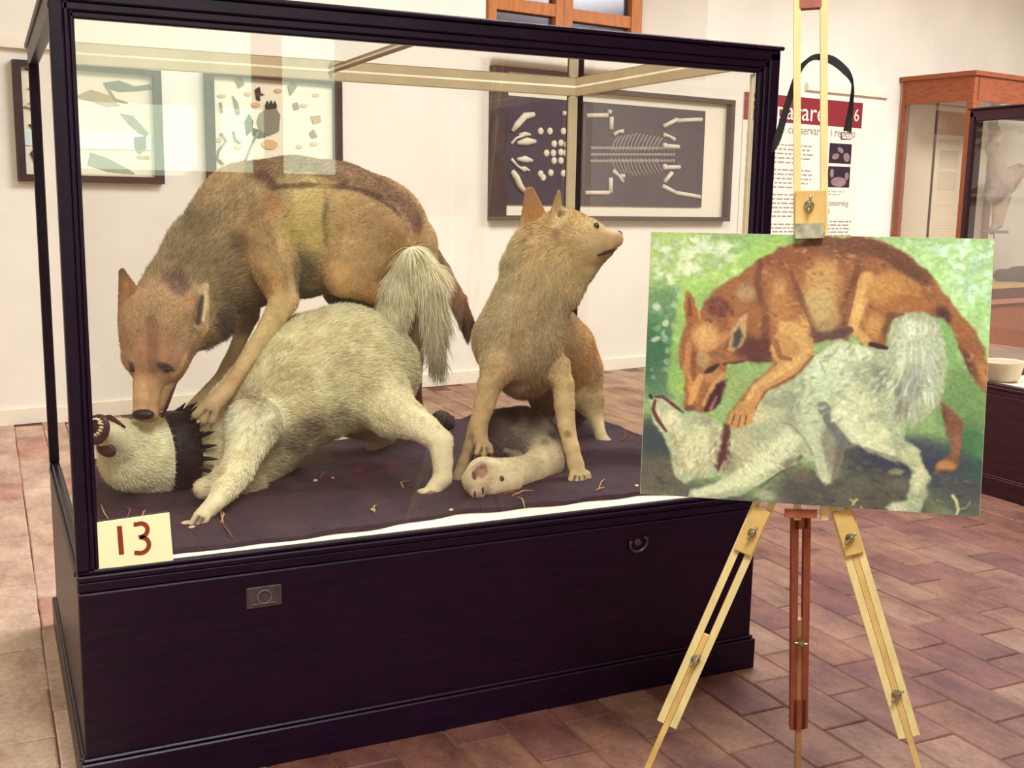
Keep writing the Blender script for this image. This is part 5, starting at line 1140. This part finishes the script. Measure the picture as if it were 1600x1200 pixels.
for pts, r, c, al in (([(730,730),(790,830),(870,895)], [30,36,24], (104,106,100), .8), ([(660,690),(695,850),(735,1010)], [34,32,22], (200,200,164), .7), ([(790,760),(860,850),(1000,915)], [40,36,26], (220,220,178), .8), ([(600,860),(500,950),(330,1050),(220,1078)], [50,46,30,16], (214,214,170), .85), ([(640,930),(560,1000),(430,1075)], [12,12,8], (92,82,78), .8), ([(720,540),(800,510),(900,520)], [40,50,34], (216,222,184), .7), ([(640,650),(600,760),(620,830)], [26,22,18], (150,150,124), .6),
                    ([(900,900),(1020,940),(1090,990)], [14,14,10], (120,112,98), .6), ([(800,900),(790,980),(770,1035)], [24,26,14], (110,98,86), .7), ([(300,830),(290,930),(240,1000)], [22,24,20], (176,160,122), .5), ([(130,760),(170,860),(200,960)], [26,34,26], (220,216,174), .6), ([(500,700),(560,720),(610,680)], [26,24,20], (150,148,122), .6)): stroke(pts, r, c, al, m)
dabs(160, (600, 480, 1000, 800), [(226,230,194), (140,142,120), (206,206,164)], 22, 7, 2.4, .5, .5, m, 33); dabs(90, (130, 780, 330, 1020), [(228,224,186), (176,160,122)], 26, 5, 2.0, .35, .5, m, 34); dabs(70, (380, 880, 640, 1010), [(228,226,186), (160,150,118)], 24, 5, .9, .4, .5, m, 35)
lg = poly([(560,380),(640,395),(692,460),(697,525),(632,600),(502,672),(468,735),(446,792),(400,812),(350,806),(350,762),(405,706),(440,642),(545,555),(510,500)], (192,142,86), 3)
for pts, r, c, al in (([(580,400),(640,450),(660,500)], [40,36,26], (212,166,100), .7), ([(650,530),(560,590),(460,650),(430,700)], [24,20,18,14], (214,170,106), .75), ([(690,530),(632,600),(502,672),(466,735)], [9,11,11,9], (112,68,48), .8), ([(540,470),(560,530),(600,540)], [16,14,10], (128,76,48), .7), ([(545,555),(445,640),(408,705)], [7,8,7], (128,80,52), .7), ([(365,800),(378,760)], [4,4], (104,62,46), .8), ([(392,806),(402,764)], [4,4], (104,62,46), .8), ([(418,800),(424,764)], [4,4], (104,62,46), .8)): stroke(pts, r, c, al, lg)
tail_m = m*(gx_ > hp([(992, 500)])[0][0])*(gy_ < hp([(1000, 800)])[0][1])
dabs(170, (985, 350, 1230, 800), [(228, 232, 202), (186, 192, 166), (206, 212, 180), (150, 152, 140)], 40, 4, lambda x, y: math.pi/2-(x-1100)/210+(.5 if y < 430 else 0)*(x-1100)/60, .12, .55, tail_m, 12)
poly([(338,790),(362,800),(362,850),(335,930),(308,985),(300,965),(318,905),(330,850)], (92, 48, 46), 3); dabs(20, (300, 800, 360, 980), [(110, 60, 54), (74, 38, 42)], 14, 5, 1.8, .3, .6, None, 13)
stroke([(60,690),(90,690),(130,720),(172,752)], [6, 9, 10, 4], (92, 50, 50), .95); stroke([(60,705),(52,740),(70,780),(105,828)], [8, 10, 12, 6], (92, 50, 52), .95); stroke([(78,715),(66,735),(72,760)], 4, (206, 180, 160), .8); stroke([(80,705),(100,706),(125,728)], 3, (206, 184, 164), .7)
blob(42, 688, 20, 14, (50, 30, 34), .95, hard=.4)
stroke([(920,480),(960,490),(985,495)], [12, 14, 8], (54, 32, 40), .95); stroke([(640,960),(560,990),(480,1050)], 6, (70, 62, 58), .5); blob(635, 1000, 75, 46, (112, 98, 80), .85, hard=.4); blob(500, 1080, 60, 26, (170, 166, 140), .8, hard=.3); blob(1025, 985, 44, 20, (160, 142, 108), .8, hard=.3)
stroke([(600,800),(650,850),(690,920)], 5, (130, 122, 96), .5, m); stroke([(560,790),(600,800)], 4, (140, 120, 90), .5, m)
for _ in range(1):                                          # soft brush edges
    pad = np.pad(IMG, ((1, 1), (1, 1), (0, 0)), 'edge'); IMG = sum(pad[i:i+GH_, j:j+GW_]*wt for i, j, wt in ((0,0,.06),(0,1,.12),(0,2,.06),(1,0,.12),(1,1,.28),(1,2,.12),(2,0,.06),(2,1,.12),(2,2,.06)))
IMG = np.clip(IMG*(1+fine*.22+mid_*.12)[..., None], 0, 1)
canvas = empty('painting', tuple(cpt(.5, 0))); tag(canvas, 'unframed canvas painting of two fighting wolves clamped on the easel', 'painting')
mb = MB(); FR = [cpt(u, v, d) for d in (.0012, .020) for u, v in ((0,0),(1,0),(1,1),(0,1))]
mb.add(FR, [(0,1,2,3),(7,6,5,4),(0,4,5,1),(1,5,6,2),(2,6,7,3),(3,7,4,0)]); mb.build('stretched_canvas', mat('primed_canvas', (216, 222, 176), .85, .1, noise=.15, nscale=30), canvas)
gu = (np.arange(GW_)+.5)/GW_; gv2 = 1-(np.arange(GH_)+.5)/GH_; gu[0], gu[-1] = 0.001, .999; gv2[0], gv2[-1] = .999, .001
relief = (IMG.mean(-1)-.5)*.0008+fine*.0008
pts = PC0[None, None]+PEX*(gu[None, :, None]*PW)-PEZ*((1-gv2[:, None, None])*PH)-PEN*(.0004+relief[..., None]).clip(0)
idx = np.arange(GW_*GH_).reshape(GH_, GW_); q = np.stack([idx[:-1, :-1], idx[1:, :-1], idx[1:, 1:], idx[:-1, 1:]], -1).reshape(-1, 4)
me = bpy.data.meshes.new('paint_layer'); me.vertices.add(GW_*GH_); me.vertices.foreach_set('co', pts.astype(np.float32).ravel())
me.loops.add(q.size); me.loops.foreach_set('vertex_index', q.ravel().astype(np.int32)); me.polygons.add(len(q)); me.polygons.foreach_set('loop_start', np.arange(0, q.size, 4, dtype=np.int32)); me.update(calc_edges=True)
at = me.attributes.new('col', 'FLOAT_COLOR', 'POINT'); lc = lin(IMG.reshape(-1, 3)*255)*PAINT_GAIN*np.array([1, 1.03, 1.1]); at.data.foreach_set('color', np.c_[np.clip(lc, 0, 1), np.ones(len(lc))].astype(np.float32).ravel())
me.materials.append(attr_mat('oil_paint', rough=.5, spec=.3)); link(me, 'paint_layer', canvas)

# ------------------------------------------------------------------ field easel
easel = empty('easel', (1.45, -.90, 0)); tag(easel, 'pale wooden tripod easel holding the wolf painting', 'easel')
def epl(px, py, d): return on_plane(px, py, PC0+PEN*d, PEN)
def to_floor(a, b): a = np.asarray(a); b = np.asarray(b); t = a[2]/(a[2]-b[2]); return a+(b-a)*t
def nut(p, parent, ax=None, r=.0075):
    c = p-PEN*.004; mb = MB(); A3 = [PEX, PEZ, -PEN]
    mb.lathe(c, [(r*1.25, -.004), (r*1.25, 0), (r*.9, .004), (r*.9, .010), (r*.55, .014)], 14, axes=A3)
    mb.build('washer_nut', M_METAL, parent, smooth=False)
    a = ax if ax is not None else nrm(PEX*.6+PEZ*.8); mb = MB()
    mb.tube([c-a*r*2.0-PEN*.014, c-a*r*.8-PEN*.008, c+a*r*.8-PEN*.008, c+a*r*2.0-PEN*.014], [.0032, .0026, .0026, .0032], 6); mb.build('wing', M_METAL, parent, smooth=True)
def front_leg(top, low, blk0, blk1, nut0, nut1, ext, m):
    a = epl(*top, .036); f_ = to_floor(a, epl(*low, .036)); dr = nrm(f_-a); sd = nrm(np.cross(dr, PEN))
    tl = lambda px: float((epl(*px, .036)-a)@dr)
    leg = None
    L_ = tl(ext)
    mb = MB()
    for sg in (-1, 1): mb.beam(a+sd*sg*.0150, a+dr*L_+sd*sg*.0150, .0155, .014, PEN)
    leg = mb.build('leg', m, easel)
    st = tl(nut1)-.06 if nut1[0] < 1200 else tl(blk1)-.02
    mb = MB(); mb.beam(a+dr*st-PEN*.001, f_+dr*.0, .0125, .013, PEN); mb.build('leg_extension', M_BEECH2, leg)
    mb = MB(); mb.beam(a+dr*tl(blk0)-PEN*.0125, a+dr*tl(blk1)-PEN*.0125, .040, .011, PEN); b_ = mb.build('clamp_block', M_BEECH2, leg, bevel=.003)
    n0 = a+dr*tl(nut0)-PEN*.018; nut(n0, leg); nut(a+dr*tl(nut1)-PEN*.007, leg, None, .0085)
    return a, f_
front_leg((1232,700), (1020,1180), (1195,795), (1168,866), (1180,832), (1092,1031), (1082,1150), M_BEECH)
front_leg((1285,700), (1435,1200), (1303,798), (1330,866), (1317,840), (1400,1083), (1420,1150), M_BEECH)
# mast with two rails, clamp and top block
mast = MB()
for px in (1246, 1288): mast.beam(epl(px, 812, .034), epl(px-1, -120, .034), .0150, .016, PEN)
mst = mast.build('mast', M_BEECH, easel)
mb = MB(); mb.beam(epl(1266, 14, .034), epl(1266, -60, .034), .046, .018, PEN); mb.build('top_block', M_RED, mst)
mb = MB(); mb.beam(epl(1266, 298, .018), epl(1265, 366, .018), .064, .024, PEN); clampo = mb.build('clamp', M_BEECH2, mst, bevel=.003)
mb = MB(); mb.beam(epl(1264, 352, -.010), epl(1264, 373, -.010), .058, .016, PEN); mb.beam(epl(1264, 350, .0), epl(1264, 358, .0), .058, .030, PEN); mb.build('clamp_lip', mat('paint_smeared_lip', (168, 160, 136), .7, .2, noise=.5, nscale=40), clampo)
nut(epl(1264, 321, .004), mst, nrm(PEZ+PEX*.1), .0085)
# lower bracket and canvas rest
mb = MB(); mb.beam(epl(1226, 801, .030), epl(1276, 802, .030), .022, .018, PEZ); mb.build('bottom_bracket', M_RED, mst)
mb = MB(); mb.beam(epl(1204, 781, .030), epl(1310, 783, .030), .014, .008, PEZ); mb.build('canvas_rest', M_BEECH2, mst)
# rear leg, its own shade put into the reddish colour, leaning back
r0 = epl(1251, 790, .05); rf = floor_pt(1246, 1262); rd = nrm(rf-r0); rs = nrm(np.cross(rd, CF)); 
def rt(py): 
    d_ = ray(1248, py); n_ = nrm(np.cross(rs, rd)); return r0+rd*float((on_plane(1248, py, r0, n_)-r0)@rd)
rn = nrm(np.cross(rs, rd))
mb = MB()
for sg in (-1, 1): mb.beam(rt(800)+rs*sg*.0135, rt(1136)+rs*sg*.0135, .0150, .016, rn)
mb.beam(rt(795), rt(824), .030, .016, rn); mb.beam(rt(1090), rt(1137), .030, .016, rn)
rl = mb.build('rear_leg', M_RED, easel)
mb = MB(); mb.beam(rt(968)+rn*.004, rf, .0135, .012, rn); mb.build('leg_extension', mat('tan_beech', (178, 128, 86), .5, .3, noise=.2, nscale=12), rl)
nut(rt(998)-nrm(rn*np.sign(rn@CF))*.012, rl, PEX)
# carrying strap hanging behind the mast
sp = [((1206,238),.055),((1215,216),.055),((1234,152),.056),((1248,112),.058),((1262,95),.058),((1277,89),.058),((1300,94),.056),((1322,112),.054),((1332,132),.052),((1330,162),.052),((1324,205),.052)]
sw_ = [.003, .0080, .007, .006, .005, .007, .009, .008, .003, .005, .009]
mb = MB(); vs = []; 
pp = [epl(*p, d_) for p, d_ in sp]
fine_p = []; fine_w = []
for i in range(len(pp)-1):
    for t in np.linspace(0, 1, 5, endpoint=False):
        p0 = pp[max(i-1, 0)]; p1 = pp[i]; p2 = pp[i+1]; p3 = pp[min(i+2, len(pp)-1)]
        fine_p.append(.5*((2*p1)+(-p0+p2)*t+(2*p0-5*p1+4*p2-p3)*t*t+(-p0+3*p1-3*p2+p3)*t**3)); fine_w.append(sw_[i]*(1-t)+sw_[i+1]*t)
fine_p.append(pp[-1]); fine_w.append(sw_[-1])
for i, (p, w_) in enumerate(zip(fine_p, fine_w)):
    t_ = nrm(fine_p[min(i+1, len(fine_p)-1)]-fine_p[max(i-1, 0)]); s_ = nrm(np.cross(t_, PEN)); th = nrm(s_*1.0)
    for (a, b_) in ((-1, -1), (1, -1), (1, 1), (-1, 1)): vs.append(p+s_*w_*a+PEN*(.0012*b_+.006*(1-w_/.010)*a))
n = len(fine_p); fs = [(0,1,2,3), tuple(range((n-1)*4, n*4))[::-1]]+[(i*4+k, (i+1)*4+k, (i+1)*4+(k+1) % 4, i*4+(k+1) % 4) for i in range(n-1) for k in range(4)]
strap = mb.add(vs, fs).build('carrying_strap', M_BLACK, easel); strap['label'] = 'black webbing carrying strap'
e_ = epl(1322, 212, .051); mb = MB(); mb.tube([e_+PEX*a*.010+PEZ*b_*.007 for a, b_ in ((-1,-1),(1,-1),(1,1),(-1,1),(-1,-1))], .0022, 6); mb.build('buckle', M_METAL, strap, smooth=True)

# ------------------------------------------------------------------ things in the second case and the tall cabinet
M_TUB = mat('white_tub', (226, 212, 186), .5, .3)
p = P(1566, 598, 1.30); tb = empty('tub', tuple(on_plane(1566, 594, (0, 0, .597), (0, 0, 1)))); bp = np.array(tb.location); tag(tb, 'round white tub standing inside the second case at the right', 'tub')
k_ = mpp(bp); mb = MB(); mb.lathe(bp, [(20*k_, 0), (25*k_, 4*k_), (29*k_, 26*k_), (31*k_, 28*k_), (31*k_, 31*k_), (28*k_, 31*k_), (25*k_, 8*k_)], 28); mb.build('bowl', M_TUB, tb, smooth=True)
mb = MB(); mb.lathe(bp+np.array([0, 0, 26*k_]), [(26*k_, 0), (27*k_, 3*k_), (10*k_, 5*k_)], 24); mb.build('filling', mat('pale_filling', (206, 180, 150), .8, .1), tb, smooth=True)
bp = on_plane(1606, 583, (0, 0, .597), (0, 0, 1)); dsh = empty('dish', tuple(bp)); tag(dsh, 'shallow dark dish beside the white tub at the right edge', 'dish')
k_ = mpp(bp); mb = MB(); mb.lathe(bp, [(14*k_, 0), (20*k_, 2*k_), (24*k_, 9*k_), (25*k_, 10*k_), (20*k_, 7*k_), (10*k_, 3*k_)], 24); mb.build('bowl', mat('dark_glazed_dish', (72, 60, 50), .3, .4), dsh, smooth=True)
# stuffed long-legged bird on an oval stand, high in the tall cabinet
M_PLUME = mat('hazed_pinkish_plumage', (188, 160, 134), .9, .1, noise=.2, nscale=14); M_PLUME2 = mat('grey_plumage', (142, 122, 112), .9, .1)
KP = WP0-WN*.40
def kpt(px, py, off=0): return on_plane(px, py, KP-WN*off, WN)
bird = empty('stuffed_bird', tuple(kpt(1553, 362))); tag(bird, 'pale hazy long-legged stuffed bird on an oval stand in the tall cabinet', 'stuffed bird')
k_ = mpp(kpt(1553, 300))
class KB(Beast):
    def pt(s, q): p = kpt(q[0], q[1], q[2]); return p, q[3]*mpp(p)
kb = KB('bird', .011)
PL, PG2 = (186, 158, 132), (146, 126, 114)  # glass haze and reflection put into the pale plumage colours
kb.chain([(1592,268,0,13),(1570,285,0,22),(1556,298,0,20),(1546,310,.02,9)], [PL,PL,PG2,PG2], k=.05, flat=(WN, .8), fur=0)
kb.chain([(1562,275,0,14),(1556,250,0,10),(1548,232,0,9),(1560,215,0,7),(1556,202,0,6),(1550,195,0,7)], [PL,PL,PG2,PL,PG2,PG2], k=.03, fur=0)
kb.chain([(1562,312,0,12),(1558,332,0,8),(1556,352,0,6),(1550,361,0,6)], [PL,PL,PL,PG2], k=.02, fur=0)
kb.chain([(1570,308,.05,10),(1566,332,.05,6),(1562,352,.05,5)], [PL,PL,PL], k=.02, fur=0)
kb.skin(); me = bpy.data.meshes.new('body'); me.from_pydata(kb.V.tolist(), [], kb.Q.tolist()); me.polygons.foreach_set('use_smooth', [True]*len(me.polygons)); me.materials.append(M_SKIN)
me.attributes.new('col', 'FLOAT_COLOR', 'POINT').data.foreach_set('color', np.c_[kb.C, np.ones(len(kb.C))].astype(np.float32).ravel()); link(me, 'body', bird)
MB().tube([kpt(1550, 196), kpt(1547, 203), kpt(1549, 210)], [5*k_, 3*k_, 1*k_], 8).build('beak', M_PLUME2, bird, smooth=True)
mb = MB(); c_ = kpt(1553, 364); mb.lathe(c_, [(26*k_, 0), (27*k_, 2*k_), (25*k_, 4*k_)], 28, axes=[WT, WN*.7, WZ]); mb.build('stand', mat('grey_stand', (120, 104, 94), .7, .2), bird)
MB().tube([kpt(1553, 366), kpt(1552, 452)], 1.2*k_, 8).build('stand_rod', mat('thin_rod', (170, 156, 130), .4, .4), bird)
crow = empty('stuffed_bird', tuple(kpt(1588, 452))); tag(crow, 'dark stuffed bird crouching on the lowest shelf of the tall cabinet', 'stuffed bird')
kc = KB('crow', .010); DKB = (74, 58, 62)
kc.chain([(1562,430,0,10),(1575,433,0,13),(1600,432,0,15),(1625,440,0,9),(1650,446,0,4)], [DKB]*5, k=.04, fur=0); kc.chain([(1585,425,0,9),(1610,424,0,9)], [(92, 74, 76)]*2, k=.02, fur=0); kc.chain([(1590,440,0,4),(1590,452,0,3)], [DKB]*2, k=.01, fur=0); kc.chain([(1604,440,0,4),(1604,452,0,3)], [DKB]*2, k=.01, fur=0)
kc.skin(); me = bpy.data.meshes.new('body'); me.from_pydata(kc.V.tolist(), [], kc.Q.tolist()); me.polygons.foreach_set('use_smooth', [True]*len(me.polygons)); me.materials.append(M_SKIN)
me.attributes.new('col', 'FLOAT_COLOR', 'POINT').data.foreach_set('color', np.c_[kc.C, np.ones(len(kc.C))].astype(np.float32).ravel()); link(me, 'body', crow)
MB().tube([kpt(1556, 428), kpt(1548, 432), kpt(1543, 437)], [4*k_, 3*k_, .6*k_], 8).build('beak', M_NOSE, crow, smooth=True)
